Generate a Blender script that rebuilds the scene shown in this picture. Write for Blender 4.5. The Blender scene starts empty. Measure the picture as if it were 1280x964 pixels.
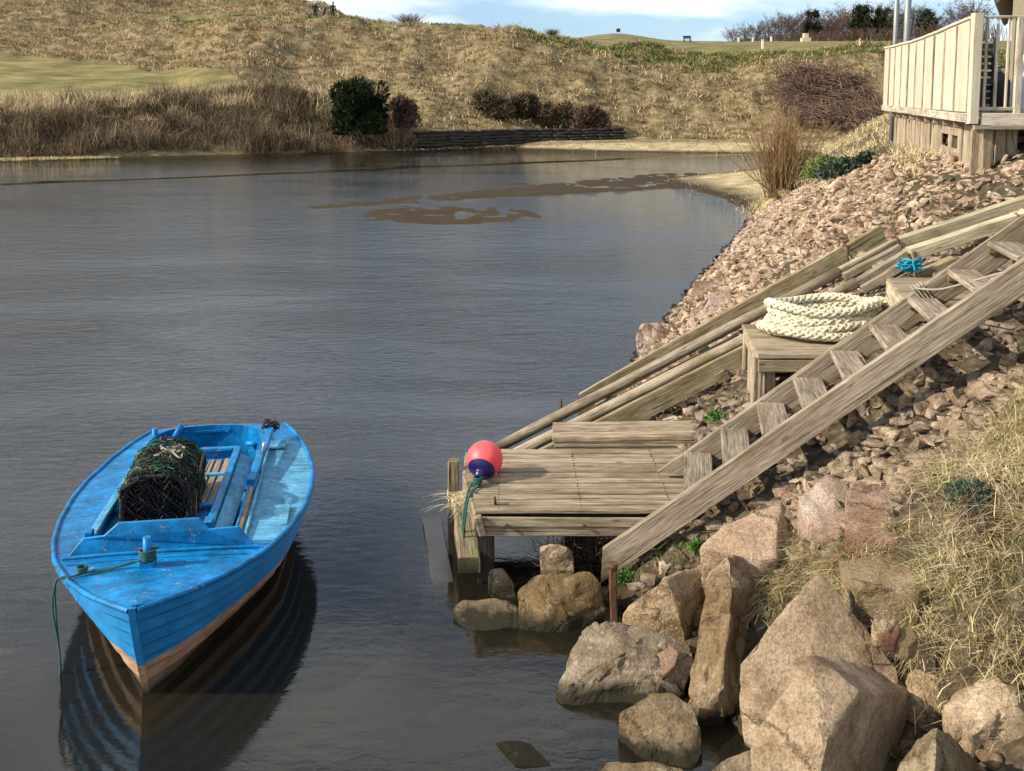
import bpy, bmesh, math, random
import numpy as np
from mathutils import Vector, Matrix
SC = bpy.context.scene
COL = SC.collection
random.seed(7)
RNG = np.random.default_rng(11)
R = math.radians

# ------------------------------------------------------------ camera, light
CAM_H, F_PX, PITCH, HOR = 3.5, 1250.0, R(6.3), 119.0
V0 = HOR + F_PX*math.tan(PITCH)
cd = bpy.data.cameras.new('camera'); cam = bpy.data.objects.new('camera', cd); COL.objects.link(cam)
cam.location = (0, 0, CAM_H); cam.rotation_euler = (R(90)-PITCH, 0, 0)
cd.sensor_width = 36; cd.lens = 36*F_PX/1280; cd.shift_y = -(482-V0)/1280
cd.clip_start = .05; cd.clip_end = 3000
SC.camera = cam
SUN_EL, SUN_AZ = R(31), math.atan2(-.25, -.97)      # direction towards the sun, from +X axis
sun_dir = Vector((math.cos(SUN_EL)*math.cos(SUN_AZ), math.cos(SUN_EL)*math.sin(SUN_AZ), math.sin(SUN_EL)))
ld = bpy.data.lights.new('sun', 'SUN'); sun = bpy.data.objects.new('sun', ld); COL.objects.link(sun)
ld.energy = 5.0; ld.angle = R(.5); ld.color = (1, .90, .75)
sun.rotation_euler = sun_dir.to_track_quat('Z', 'Y').to_euler()
SC.view_settings.view_transform = 'Standard'; SC.view_settings.look = 'None'
SC.view_settings.exposure = 0.42; SC.view_settings.gamma = 1
W = bpy.data.worlds.new('World'); SC.world = W; W.use_nodes = True
nt = W.node_tree; nt.nodes.clear()
def nn(t, ty, **k):
    n = t.nodes.new(ty)
    for a, b in k.items(): setattr(n, a, b)
    return n
wo = nn(nt, 'ShaderNodeOutputWorld'); bg = nn(nt, 'ShaderNodeBackground'); bg.inputs[1].default_value = .12
sky = nn(nt, 'ShaderNodeTexSky', sky_type='NISHITA', sun_disc=False)
sky.sun_elevation = SUN_EL; sky.sun_rotation = math.atan2(sun_dir.x, sun_dir.y)
sky.air_density = 1.0; sky.dust_density = .6; sky.ozone_density = 3.0
tc = nn(nt, 'ShaderNodeTexCoord')
mp = nn(nt, 'ShaderNodeMapping'); mp.inputs['Scale'].default_value = (1.8, 1.8, 9.0); mp.inputs['Location'].default_value = (3.35, .4, .62)
nt.links.new(tc.outputs['Generated'], mp.inputs[0])
n1 = nn(nt, 'ShaderNodeTexNoise'); n1.inputs['Scale'].default_value = 1.5; n1.inputs['Detail'].default_value = 9; n1.inputs['Roughness'].default_value = .55; n1.inputs['Distortion'].default_value = .4
nt.links.new(mp.outputs[0], n1.inputs['Vector'])
rp = nn(nt, 'ShaderNodeValToRGB'); rp.color_ramp.elements[0].position = .43; rp.color_ramp.elements[1].position = .57
rp.color_ramp.elements[0].color = (.12,)*3+(1,); rp.color_ramp.elements[1].color = (.92,)*3+(1,)
nt.links.new(n1.outputs['Fac'], rp.inputs[0])
n2 = nn(nt, 'ShaderNodeTexNoise'); n2.inputs['Scale'].default_value = 3.2; n2.inputs['Detail'].default_value = 5
nt.links.new(mp.outputs[0], n2.inputs['Vector'])
rc = nn(nt, 'ShaderNodeValToRGB'); rc.color_ramp.elements[0].color = (6.4, 6.8, 7.3, 1); rc.color_ramp.elements[1].color = (9.3, 9.2, 9.0, 1)
rc.color_ramp.elements[0].position = .40; rc.color_ramp.elements[1].position = .60
nt.links.new(n2.outputs['Fac'], rc.inputs[0])
mx = nn(nt, 'ShaderNodeMix', data_type='RGBA')
nt.links.new(rp.outputs[0], mx.inputs[0]); tn = nn(nt, 'ShaderNodeMix', data_type='RGBA', blend_type='MULTIPLY'); tn.inputs[0].default_value = 1; tn.inputs[7].default_value = (.72, .88, 1.08, 1); nt.links.new(sky.outputs[0], tn.inputs[6]); nt.links.new(tn.outputs[2], mx.inputs[6]); nt.links.new(rc.outputs[0], mx.inputs[7])
nt.links.new(mx.outputs[2], bg.inputs[0]); nt.links.new(bg.outputs[0], wo.inputs[0])

# ------------------------------------------------------------ helpers: rays through the picture at a known height or distance
cP, sP = math.cos(PITCH), math.sin(PITCH)
def ray(u, v):
    a = (u-640)/F_PX; b = (V0-v)/F_PX
    return (a, cP+sP*b, -sP+cP*b)
def pz(u, v, z):
    x, y, w = ray(u, v); t = (z-CAM_H)/w
    return Vector((x*t, y*t, z))
def py(u, v, yy):
    x, y, w = ray(u, v); t = yy/y
    return Vector((x*t, yy, CAM_H+w*t))

def _h(ix, iy, iz, seed):
    n = (ix*374761393 + iy*668265263 + iz*2147483647 + seed*144665) & 0xffffffff
    n = ((n ^ (n >> 13))*1274126177) & 0xffffffff
    n = ((n ^ (n >> 16))*2246822519) & 0xffffffff
    return ((n ^ (n >> 15)) & 0xffffff)/float(0xffffff)
def vnoise(x, y, z=None, seed=0):
    x = np.asarray(x, float); y = np.asarray(y, float)
    z = np.zeros_like(x) if z is None else np.asarray(z, float)
    ix, iy, iz = [np.floor(q).astype(np.int64) for q in (x, y, z)]
    fx, fy, fz = x-ix, y-iy, z-iz
    fx, fy, fz = [q*q*(3-2*q) for q in (fx, fy, fz)]
    r = 0
    for a in (0, 1):
        for b in (0, 1):
            for c in (0, 1):
                w = (fx if a else 1-fx)*(fy if b else 1-fy)*(fz if c else 1-fz)
                r = r + w*_h(ix+a, iy+b, iz+c, seed)
    return r*2-1
def fbm(x, y, z=None, o=4, seed=0):
    r = 0; a = 1.0; s = 1.0; n = 0
    for i in range(o):
        r = r + a*vnoise(np.asarray(x)*s, np.asarray(y)*s, None if z is None else np.asarray(z)*s, seed+i); n += a
        a *= .5; s *= 2.03
    return r/n

def tag(o, label=None, cat=None, group=None, kind=None):
    if label: o['label'] = label
    if cat: o['category'] = cat
    if group: o['group'] = group
    if kind: o['kind'] = kind
    return o
PM = {}
def thing(name, loc, label, cat, group=None, rz=0):
    o = bpy.data.objects.new(name, None); COL.objects.link(o); o.empty_display_size = .2
    m = Matrix.Translation(Vector(loc)) @ Matrix.Rotation(rz, 4, 'Z')
    o.matrix_basis = m; PM[o.name] = m
    return tag(o, label, cat, group)
def link(name, me, mat, parent=None, world=None, local=None):
    o = bpy.data.objects.new(name, me); COL.objects.link(o)
    if mat is not None and not me.materials: me.materials.append(mat)
    if parent is not None:
        o.parent = parent
        pm = PM[parent.name]
        if world is not None: o.matrix_basis = pm.inverted() @ world
        elif local is not None: o.matrix_basis = local
        PM[o.name] = pm @ o.matrix_basis
    else:
        if world is not None: o.matrix_basis = world
        PM[o.name] = o.matrix_basis.copy()
    return o
def npmesh(name, verts, faces, tint=None, smooth=False):
    """verts (N,3), faces (M,k) all the same k"""
    verts = np.asarray(verts, np.float32); faces = np.asarray(faces, np.int32)
    me = bpy.data.meshes.new(name)
    me.vertices.add(len(verts)); me.vertices.foreach_set('co', verts.ravel())
    k = faces.shape[1]
    me.loops.add(faces.size); me.loops.foreach_set('vertex_index', faces.ravel())
    me.polygons.add(len(faces)); me.polygons.foreach_set('loop_start', np.arange(0, faces.size, k, dtype=np.int32))
    me.update(calc_edges=True)
    me.polygons.foreach_set('use_smooth', np.full(len(faces), smooth))
    if tint is not None:
        at = me.attributes.new('tint', 'FLOAT', 'POINT'); at.data.foreach_set('value', np.asarray(tint, np.float32))
    me.validate(); me.update()
    return me
def frame(a, b, up):
    d = (b-a).normalized(); up = Vector(up)
    yv = up.cross(d)
    if yv.length < 1e-5: yv = Vector((0, 1, 0)).cross(d)
    yv.normalize(); zv = d.cross(yv)
    m = Matrix((d, yv, zv)).transposed().to_4x4(); m.translation = (a+b)/2
    return m
def plank(name, a, b, w, t, mat, parent=None, up=(0, 0, 1), ch=.006, jit=.002, seg=5, rnd=False, label=None, ends=(0, 0)):
    """a board; a,b = centre of the two end sections; w across, t thick (towards up)"""
    a = Vector(a); b = Vector(b); L = (b-a).length; ch = min(ch, w*.3, t*.3)
    if rnd:
        n = 10; sec = [(.5*w*math.cos(2*math.pi*k/n), .5*t*math.sin(2*math.pi*k/n)) for k in range(n)]
    else:
        hw, ht = w/2, t/2
        sec = [(hw, -ht+ch), (hw, ht-ch), (hw-ch, ht), (-hw+ch, ht), (-hw, ht-ch), (-hw, -ht+ch), (-hw+ch, -ht), (hw-ch, -ht)]
    n = len(sec); V = []; Fc = []
    for i in range(seg+1):
        x = -L/2 + L*i/seg; oy, oz = random.uniform(-jit, jit), random.uniform(-jit, jit)
        if i == 0: x += ends[0]*0
        for (y, z) in sec:
            xx = x
            if i == 0 and ends[0]: xx = x + ends[0]*(z/t+.5)
            if i == seg and ends[1]: xx = x - ends[1]*(z/t+.5)
            V.append((xx+random.uniform(-jit, jit)*(i in (0, seg)), y+oy+random.uniform(-jit, jit)*.5, z+oz+random.uniform(-jit, jit)*.5))
    for i in range(seg):
        for k in range(n):
            k2 = (k+1) % n
            Fc.append((i*n+k, (i+1)*n+k, (i+1)*n+k2, i*n+k2))
    Fc.append(tuple(range(n))); Fc.append(tuple(range(seg*n+n-1, seg*n-1, -1)))
    me = bpy.data.meshes.new(name); me.from_pydata(V, [], [f[::-1] for f in Fc]); me.update()
    o = link(name, me, mat, parent, world=frame(a, b, up))
    if label: o['label'] = label
    if rnd:
        for p in me.polygons: p.use_smooth = len(p.vertices) == 4
    return o
def box(name, c, s, mat, parent=None, rz=0, local=False, ch=.004):
    """box with chamfers; c centre (world or parent's frame)"""
    bm = bmesh.new(); bmesh.ops.create_cube(bm, size=1)
    for v in bm.verts: v.co = Vector((v.co.x*s[0], v.co.y*s[1], v.co.z*s[2]))
    if ch: bmesh.ops.bevel(bm, geom=bm.edges[:], offset=ch, segments=1, affect='EDGES')
    me = bpy.data.meshes.new(name); bm.to_mesh(me); bm.free()
    m = Matrix.Translation(Vector(c)) @ Matrix.Rotation(rz, 4, 'Z')
    return link(name, me, mat, parent, local=m) if local else link(name, me, mat, parent, world=m)
def poly_prism(name, pts, zdir, mat, parent=None, local=True, bev=.004):
    """pts: closed loop of 3-D points in the parent's frame, extruded along zdir"""
    bm = bmesh.new(); vs = [bm.verts.new(p) for p in pts]; f = bm.faces.new(vs)
    r = bmesh.ops.extrude_face_region(bm, geom=[f])
    for v in r['geom']:
        if isinstance(v, bmesh.types.BMVert): v.co += Vector(zdir)
    bmesh.ops.recalc_face_normals(bm, faces=bm.faces[:])
    if bev: bmesh.ops.bevel(bm, geom=bm.edges[:], offset=bev, segments=1, affect='EDGES')
    me = bpy.data.meshes.new(name); bm.to_mesh(me); bm.free()
    return link(name, me, mat, parent, local=Matrix.Identity(4)) if local and parent else link(name, me, mat, parent, world=Matrix.Identity(4))
def tubes_geo(P, r, n=3, taper=None):
    """P (N,K,3) polylines -> verts, faces of N tubes; r scalar or (N,K)"""
    P = np.asarray(P, float); N, K, _ = P.shape
    T = np.gradient(P, axis=1); T /= np.linalg.norm(T, axis=2, keepdims=True)+1e-9
    ref = np.zeros_like(T); ref[..., 2] = 1
    par = np.abs(T[..., 2]) > .95; ref[par] = (1, 0, 0)
    # keep one reference per tube to avoid twists
    m = np.abs(T[..., 2]).mean(1) > .8; ref[m] = (0.9, .43, 0); ref[~m] = (0.02, 0.01, 1)
    A = np.cross(T, ref); A /= np.linalg.norm(A, axis=2, keepdims=True)+1e-9
    B = np.cross(T, A)
    rr = np.broadcast_to(np.asarray(r, float).reshape((-1, 1) if np.ndim(r) == 1 else np.shape(r)) if np.ndim(r) else np.full((1, 1), r), (N, K)) if np.ndim(r) < 2 else np.asarray(r)
    if taper is not None: rr = rr*np.linspace(1, taper, K)[None, :]
    ang = np.arange(n)*2*np.pi/n
    V = P[:, :, None, :] + rr[..., None, None]*(A[:, :, None, :]*np.cos(ang)[None, None, :, None] + B[:, :, None, :]*np.sin(ang)[None, None, :, None])
    idx = np.arange(N*K*n).reshape(N, K, n)
    a = idx[:, :-1, :]; b = idx[:, 1:, :]
    Fc = np.stack([a, np.roll(a, -1, 2), np.roll(b, -1, 2), b], -1).reshape(-1, 4)
    return V.reshape(-1, 3), Fc
def tubes(name, P, r, mat, parent=None, n=3, taper=None, tint=None, local=True, smooth=True):
    V, Fc = tubes_geo(P, r, n, taper)
    K = np.asarray(P).shape[1]
    tt = None if tint is None else np.repeat(np.asarray(tint), K*n)
    me = npmesh(name, V, Fc, tt, smooth)
    if parent is not None: return link(name, me, mat, parent, local=Matrix.Identity(4)) if local else link(name, me, mat, parent, world=Matrix.Identity(4))
    return link(name, me, mat)
def spline(pts, n):
    pts = np.asarray(pts, float); m = len(pts)
    t = np.linspace(0, m-1-1e-9, n); i = t.astype(int); f = (t-i)[:, None]
    g = lambda k: pts[np.clip(i+k, 0, m-1)]
    p0, p1, p2, p3 = g(-1), g(0), g(1), g(2)
    return .5*((2*p1)+(-p0+p2)*f+(2*p0-5*p1+4*p2-p3)*f**2+(-p0+3*p1-3*p2+p3)*f**3)
def cyl(name, a, b, r, mat, parent=None, n=12, r2=None, local=False):
    a = Vector(a); b = Vector(b); L = (b-a).length
    bm = bmesh.new(); bmesh.ops.create_cone(bm, cap_ends=True, segments=n, radius1=r, radius2=r if r2 is None else r2, depth=L)
    me = bpy.data.meshes.new(name); bm.to_mesh(me); bm.free()
    for p in me.polygons: p.use_smooth = len(p.vertices) == 4
    m = frame(a, b, (0.3, 0.1, 1) if abs((b-a).normalized().z) < .9 else (0, 1, 0)) @ Matrix.Rotation(R(90), 4, 'Y')
    return link(name, me, mat, parent, local=m) if local else link(name, me, mat, parent, world=m)
def blades(name, roots, h, w, lean, mat, seg=3, tint=None, jitter=.35, up=.8, parent=None):
    """grass: roots (N,3), h (N), w width, lean (N,2) horizontal bend as fraction of h"""
    roots = np.asarray(roots, float); N = len(roots); h = np.broadcast_to(h, (N,)); w = np.broadcast_to(w, (N,))
    lean = np.asarray(lean, float)
    t = np.linspace(0, 1, seg+1)
    ln = np.linalg.norm(lean, axis=1)
    zf = (t[None, :]*up - (ln[:, None]*.42)*t[None, :]**2.2)
    P = np.repeat(roots[:, None, :], seg+1, 1)
    P[:, :, 0] += h[:, None]*lean[:, 0:1]*t[None, :]**1.6
    P[:, :, 1] += h[:, None]*lean[:, 1:2]*t[None, :]**1.6
    P[:, :, 2] += h[:, None]*zf
    a = RNG.uniform(0, np.pi, N); s = np.stack([np.cos(a), np.sin(a), np.zeros(N)], 1)
    ww = (1-.85*t)[None, :, None]*w[:, None, None]*.5
    V = np.stack([P-s[:, None, :]*ww, P+s[:, None, :]*ww], 2)
    idx = np.arange(N*(seg+1)*2).reshape(N, seg+1, 2)
    Fc = np.stack([idx[:, :-1, 0], idx[:, :-1, 1], idx[:, 1:, 1], idx[:, 1:, 0]], -1).reshape(-1, 4)
    if tint is None: tint = RNG.uniform(0, 1, N)
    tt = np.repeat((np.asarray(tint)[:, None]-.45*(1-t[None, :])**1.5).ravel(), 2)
    me = npmesh(name, V.reshape(-1, 3), Fc, tt)
    if parent is not None: return link(name, me, mat, parent, world=Matrix.Identity(4))
    return link(name, me, mat)

# ------------------------------------------------------------ materials
def ramp(t, stops):
    r = nn(t, 'ShaderNodeValToRGB'); e = r.color_ramp.elements
    while len(e) < len(stops): e.new(.5)
    for k, (p, c) in enumerate(stops):
        e[k].position = p; e[k].color = (*c, 1) if len(c) == 3 else c
    return r
def newmat(name, rough=.8, spec=.3):
    m = bpy.data.materials.new(name); m.use_nodes = True; t = m.node_tree
    b = t.nodes['Principled BSDF']; b.inputs['Roughness'].default_value = rough
    b.inputs['Specular IOR Level'].default_value = spec
    return m, t, b
def coords(t, kind='Object', scale=(1, 1, 1)):
    c = nn(t, 'ShaderNodeTexCoord'); m = nn(t, 'ShaderNodeMapping'); m.inputs['Scale'].default_value = scale
    if kind == 'World':
        g = nn(t, 'ShaderNodeNewGeometry'); t.links.new(g.outputs['Position'], m.inputs[0])
    else: t.links.new(c.outputs[kind], m.inputs[0])
    return m
def noise(t, vec, scale, detail=5, rough=.55, dist=0):
    n = nn(t, 'ShaderNodeTexNoise'); n.inputs['Scale'].default_value = scale; n.inputs['Detail'].default_value = detail
    n.inputs['Roughness'].default_value = rough; n.inputs['Distortion'].default_value = dist
    t.links.new(vec.outputs[0], n.inputs['Vector']); return n
def mixc(t, fac, a, b, mode='MIX'):
    m = nn(t, 'ShaderNodeMix', data_type='RGBA', blend_type=mode)
    for s, q in ((0, fac), (6, a), (7, b)):
        if isinstance(q, (int, float)): m.inputs[s].default_value = q
        elif isinstance(q, tuple): m.inputs[s].default_value = (*q, 1)
        else: t.links.new(q, m.inputs[s])
    return m.outputs[2]
def mathn(t, op, a, b=None, c=None):
    m = nn(t, 'ShaderNodeMath', operation=op)
    for s, q in ((0, a), (1, b), (2, c)):
        if q is None: continue
        if isinstance(q, (int, float)): m.inputs[s].default_value = q
        else: t.links.new(q, m.inputs[s])
    return m.outputs[0]
def bump(t, b, h, strength=.5, dist=.01):
    n = nn(t, 'ShaderNodeBump'); n.inputs['Strength'].default_value = strength; n.inputs['Distance'].default_value = dist
    t.links.new(h, n.inputs['Height']); t.links.new(n.outputs[0], b.inputs['Normal']); return n
def offset_by_random(t, m, amount=37.0):
    oi = nn(t, 'ShaderNodeObjectInfo'); c = nn(t, 'ShaderNodeCombineXYZ')
    r = mathn(t, 'MULTIPLY', oi.outputs['Random'], amount)
    for k in range(3): t.links.new(r, c.inputs[k])
    t.links.new(c.outputs[0], m.inputs['Location']); return oi

def wood(name, dark, mid, light, moss=0, rough=.85, groove=0, bs=.6):
    m, t, b = newmat(name, rough, .2)
    c = coords(t, 'Object', (1.6, 38, 38)); oi = offset_by_random(t, c)
    n1 = noise(t, c, 2.2, 9, .7, .5)
    c2 = coords(t, 'Object', (4, 90, 90)); offset_by_random(t, c2); n2 = noise(t, c2, 1.6, 4, .6)
    rr = ramp(t, [(.28, dark), (.5, mid), (.72, light)]); t.links.new(n1.outputs['Fac'], rr.inputs[0])
    fine = ramp(t, [(.35, (.62, .6, .58)), (.55, (1, 1, 1))]); t.links.new(n2.outputs['Fac'], fine.inputs[0])
    col = mixc(t, .8, rr.outputs[0], fine.outputs[0], 'MULTIPLY')
    c3 = coords(t, 'Object', (1, 3, 3)); offset_by_random(t, c3); n3 = noise(t, c3, 2.5, 4, .6)
    st = ramp(t, [(.36, (.52, .47, .4)), (.56, (1, 1, 1))]); t.links.new(n3.outputs['Fac'], st.inputs[0])
    col = mixc(t, .75, col, st.outputs[0], 'MULTIPLY')
    hv = nn(t, 'ShaderNodeHueSaturation'); t.links.new(col, hv.inputs['Color'])
    v = mathn(t, 'MULTIPLY_ADD', oi.outputs['Random'], .32, .84); t.links.new(v, hv.inputs['Value'])
    col = hv.outputs[0]
    cr_ = coords(t, 'Object', (.9, 55, 55)); offset_by_random(t, cr_); nc = noise(t, cr_, 1.3, 3, .5, .3)
    crk = ramp(t, [(.33, (.12, .09, .06)), (.37, (1, 1, 1))]); t.links.new(nc.outputs['Fac'], crk.inputs[0])
    col = mixc(t, .85, col, crk.outputs[0], 'MULTIPLY')
    # knots
    ck = coords(t, 'Object', (2.2, 7, 7)); offset_by_random(t, ck); vo = nn(t, 'ShaderNodeTexVoronoi'); vo.inputs['Scale'].default_value = 1.3
    t.links.new(ck.outputs[0], vo.inputs['Vector'])
    kr = ramp(t, [(.05, (.35, .28, .2)), (.13, (1, 1, 1))]); t.links.new(vo.outputs['Distance'], kr.inputs[0])
    col = mixc(t, .8, col, kr.outputs[0], 'MULTIPLY')
    if moss:
        cm = coords(t, 'World', (1, 1, 1)); nm = noise(t, cm, 5, 6, .65)
        mr = ramp(t, [(.62-.2*moss, (0, 0, 0)), (.72-.12*moss, (1, 1, 1))]); t.links.new(nm.outputs['Fac'], mr.inputs[0])
        f = mathn(t, 'MULTIPLY', mr.outputs[0], .65)
        col = mixc(t, f, col, (.13, .13, .035))
    # wet dark foot close to the water
    g = nn(t, 'ShaderNodeNewGeometry'); s = nn(t, 'ShaderNodeSeparateXYZ'); t.links.new(g.outputs['Position'], s.inputs[0])
    wet = nn(t, 'ShaderNodeMapRange'); wet.inputs[1].default_value = .04; wet.inputs[2].default_value = .22
    t.links.new(s.outputs[2], wet.inputs[0])
    col = mixc(t, wet.outputs[0], (.028, .026, .018), col)
    t.links.new(col, b.inputs['Base Color'])
    hgt = mathn(t, 'MULTIPLY_ADD', n2.outputs['Fac'], .5, n1.outputs['Fac'])
    if groove:
        co = coords(t, 'Object'); sp = nn(t, 'ShaderNodeSeparateXYZ'); t.links.new(co.outputs[0], sp.inputs[0])
        sw = mathn(t, 'SINE', mathn(t, 'MULTIPLY', sp.outputs[1], groove))
        hgt = mathn(t, 'MULTIPLY_ADD', sw, .6, hgt)
    bump(t, b, hgt, bs, .012)
    return m
M_WOOD = wood('weathered_grey_wood', (.12, .085, .05), (.36, .29, .2), (.6, .51, .38))
M_WOODG = wood('grooved_decking_wood', (.13, .09, .05), (.38, .305, .205), (.64, .55, .4), groove=150)
M_STAIR = wood('grey_stair_timber', (.12, .09, .06), (.33, .27, .195), (.57, .49, .38))
M_RAIL = wood('worn_rail_timber', (.13, .1, .065), (.34, .28, .2), (.56, .49, .38), moss=.5)
M_MOSSY = wood('mossy_timber', (.1, .08, .045), (.29, .235, .14), (.48, .41, .29), moss=.6)
M_NEW = wood('newer_pale_timber', (.3, .24, .13), (.5, .44, .29), (.64, .58, .42))
M_DARKW = wood('dark_wet_timber', (.012, .011, .009), (.04, .035, .026), (.09, .075, .055), rough=.6)
def cladding():
    m, t, b = newmat('cream_cladding_board', .7, .2)
    c = coords(t, 'World', (14, 14, .8)); n1 = noise(t, c, 2, 6, .6); oi = nn(t, 'ShaderNodeObjectInfo')
    r = ramp(t, [(.3, (.5, .42, .31)), (.55, (.58, .5, .38)), (.75, (.64, .57, .45))]); t.links.new(n1.outputs['Fac'], r.inputs[0])
    c2 = coords(t, 'World', (1, 1, .5)); n2 = noise(t, c2, 3, 6, .65); r2 = ramp(t, [(.3, (.8, .77, .7)), (.55, (1, 1, 1))]); t.links.new(n2.outputs['Fac'], r2.inputs[0])
    col = mixc(t, .8, r.outputs[0], r2.outputs[0], 'MULTIPLY')
    hv = nn(t, 'ShaderNodeHueSaturation'); t.links.new(col, hv.inputs['Color']); t.links.new(mathn(t, 'MULTIPLY_ADD', oi.outputs['Random'], .14, .9), hv.inputs['Value'])
    t.links.new(hv.outputs[0], b.inputs['Base Color']); bump(t, b, n1.outputs['Fac'], .15, .005)
    return m
M_CLAD = cladding()
M_RAILW = wood('pale_deck_railing', (.42, .36, .27), (.6, .53, .42), (.72, .66, .55), bs=.2)
M_SKIRT = wood('grey_skirt_board', (.2, .15, .09), (.4, .32, .22), (.56, .48, .36))

def rock(name, c1, c2, c3, speck=1.0, lich=.0, scale=1.0, wet=True, dark=.5, bs=.75):
    m, t, b = newmat(name, .9, .15)
    c = coords(t, 'Object'); oi = offset_by_random(t, c)
    n1 = noise(t, c, 2.6*scale, 6, .62, .4); r1 = ramp(t, [(.3, c1), (.5, c2), (.7, c3)]); t.links.new(n1.outputs['Fac'], r1.inputs[0])
    n2 = noise(t, c, 60*scale, 3, .7); r2 = ramp(t, [(.34, (.62, .6, .57)), (.5, (1, 1, 1)), (.68, (1.22, 1.2, 1.16))]); t.links.new(n2.outputs['Fac'], r2.inputs[0])
    col = mixc(t, speck, r1.outputs[0], r2.outputs[0], 'MULTIPLY')
    n3 = noise(t, c, 7*scale, 8, .7, .2); r3 = ramp(t, [(.4, (.4, .36, .3)), (.56, (1, 1, 1))]); t.links.new(n3.outputs['Fac'], r3.inputs[0])
    col = mixc(t, dark, col, r3.outputs[0], 'MULTIPLY')
    wv = nn(t, 'ShaderNodeTexVoronoi', feature='DISTANCE_TO_EDGE'); wv.inputs['Scale'].default_value = 1.25*scale
    nd = noise(t, c, 3*scale, 6, .7); vm = nn(t, 'ShaderNodeVectorMath', operation='ADD'); t.links.new(c.outputs[0], vm.inputs[0]); sc_ = nn(t, 'ShaderNodeVectorMath', operation='SCALE'); sc_.inputs['Scale'].default_value = .35; t.links.new(nd.outputs['Color'], sc_.inputs[0]); t.links.new(sc_.outputs[0], vm.inputs[1]); t.links.new(vm.outputs[0], wv.inputs['Vector'])
    cq = ramp(t, [(.004, (.3, .25, .2)), (.02, (1, 1, 1))]); t.links.new(wv.outputs['Distance'], cq.inputs[0]); col = mixc(t, .6, col, cq.outputs[0], 'MULTIPLY')
    nb_ = noise(t, c, 1.4*scale, 5, .65); rb_ = ramp(t, [(.38, (.55, .47, .36)), (.58, (1.08, 1.04, 1))]); t.links.new(nb_.outputs['Fac'], rb_.inputs[0]); col = mixc(t, .8, col, rb_.outputs[0], 'MULTIPLY')
    if lich:
        vo = nn(t, 'ShaderNodeTexNoise'); vo.inputs['Scale'].default_value = 17*scale; vo.inputs['Detail'].default_value = 6; vo.inputs['Roughness'].default_value = .75
        t.links.new(c.outputs[0], vo.inputs['Vector'])
        lr = ramp(t, [(.56, (0, 0, 0)), (.62, (1, 1, 1))]); t.links.new(vo.outputs['Fac'], lr.inputs[0])
        col = mixc(t, mathn(t, 'MULTIPLY', lr.outputs[0], lich), col, (.4, .37, .26))
        n5 = noise(t, c, 3.1*scale, 4, .6); lr2 = ramp(t, [(.5, (0, 0, 0)), (.66, (1, 1, 1))]); t.links.new(n5.outputs['Fac'], lr2.inputs[0])
        col = mixc(t, mathn(t, 'MULTIPLY', lr2.outputs[0], lich*.6), col, (.15, .135, .045))
    hv = nn(t, 'ShaderNodeHueSaturation'); t.links.new(col, hv.inputs['Color'])
    t.links.new(mathn(t, 'MULTIPLY_ADD', oi.outputs['Random'], .4, .8), hv.inputs['Value'])
    t.links.new(mathn(t, 'MULTIPLY_ADD', oi.outputs['Random'], -.35, 1.08), hv.inputs['Saturation'])
    col = hv.outputs[0]
    if wet:
        g = nn(t, 'ShaderNodeNewGeometry'); s = nn(t, 'ShaderNodeSeparateXYZ'); t.links.new(g.outputs['Position'], s.inputs[0])
        zz = mathn(t, 'MULTIPLY_ADD', n3.outputs['Fac'], -.14, s.outputs[2])
        wr = nn(t, 'ShaderNodeMapRange'); wr.inputs[1].default_value = -.03; wr.inputs[2].default_value = .035; t.links.new(zz, wr.inputs[0])
        col = mixc(t, wr.outputs[0], (.03, .026, .014), col)
        wr2 = nn(t, 'ShaderNodeMapRange'); wr2.inputs[1].default_value = -.05; wr2.inputs[2].default_value = .05; wr2.inputs[3].default_value = .35; wr2.inputs[4].default_value = .9
        t.links.new(zz, wr2.inputs[0]); t.links.new(wr2.outputs[0], b.inputs['Roughness'])
    t.links.new(col, b.inputs['Base Color'])
    n4 = noise(t, c, 22*scale, 10, .72)
    h = mathn(t, 'MULTIPLY_ADD', n2.outputs['Fac'], .25, n4.outputs['Fac'])
    h = mathn(t, 'MULTIPLY_ADD', mathn(t, 'MINIMUM', wv.outputs['Distance'], .03), 14, h)
    bump(t, b, h, min(1, bs*1.3), .03)
    return m
M_ROCK = [rock('tan_granite', (.33, .22, .11), (.49, .355, .205), (.61, .49, .33), lich=.15),
          rock('grey_lichened_granite', (.16, .115, .06), (.3, .222, .128), (.43, .345, .22), lich=.55),
          rock('pink_granite', (.34, .21, .15), (.47, .33, .25), (.56, .45, .37), lich=.08),
          rock('orange_tan_granite', (.32, .19, .09), (.45, .29, .16), (.52, .39, .26), lich=.12),
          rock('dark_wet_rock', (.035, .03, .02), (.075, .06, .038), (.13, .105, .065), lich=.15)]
M_RUB = rock('pink_granite_rubble', (.33, .205, .11), (.54, .375, .23), (.66, .515, .35), speck=.8, dark=.6, scale=1.6)
M_RUBO = rock('red_brown_stone', (.16, .06, .03), (.28, .11, .06), (.36, .2, .12), speck=.7)

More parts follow.
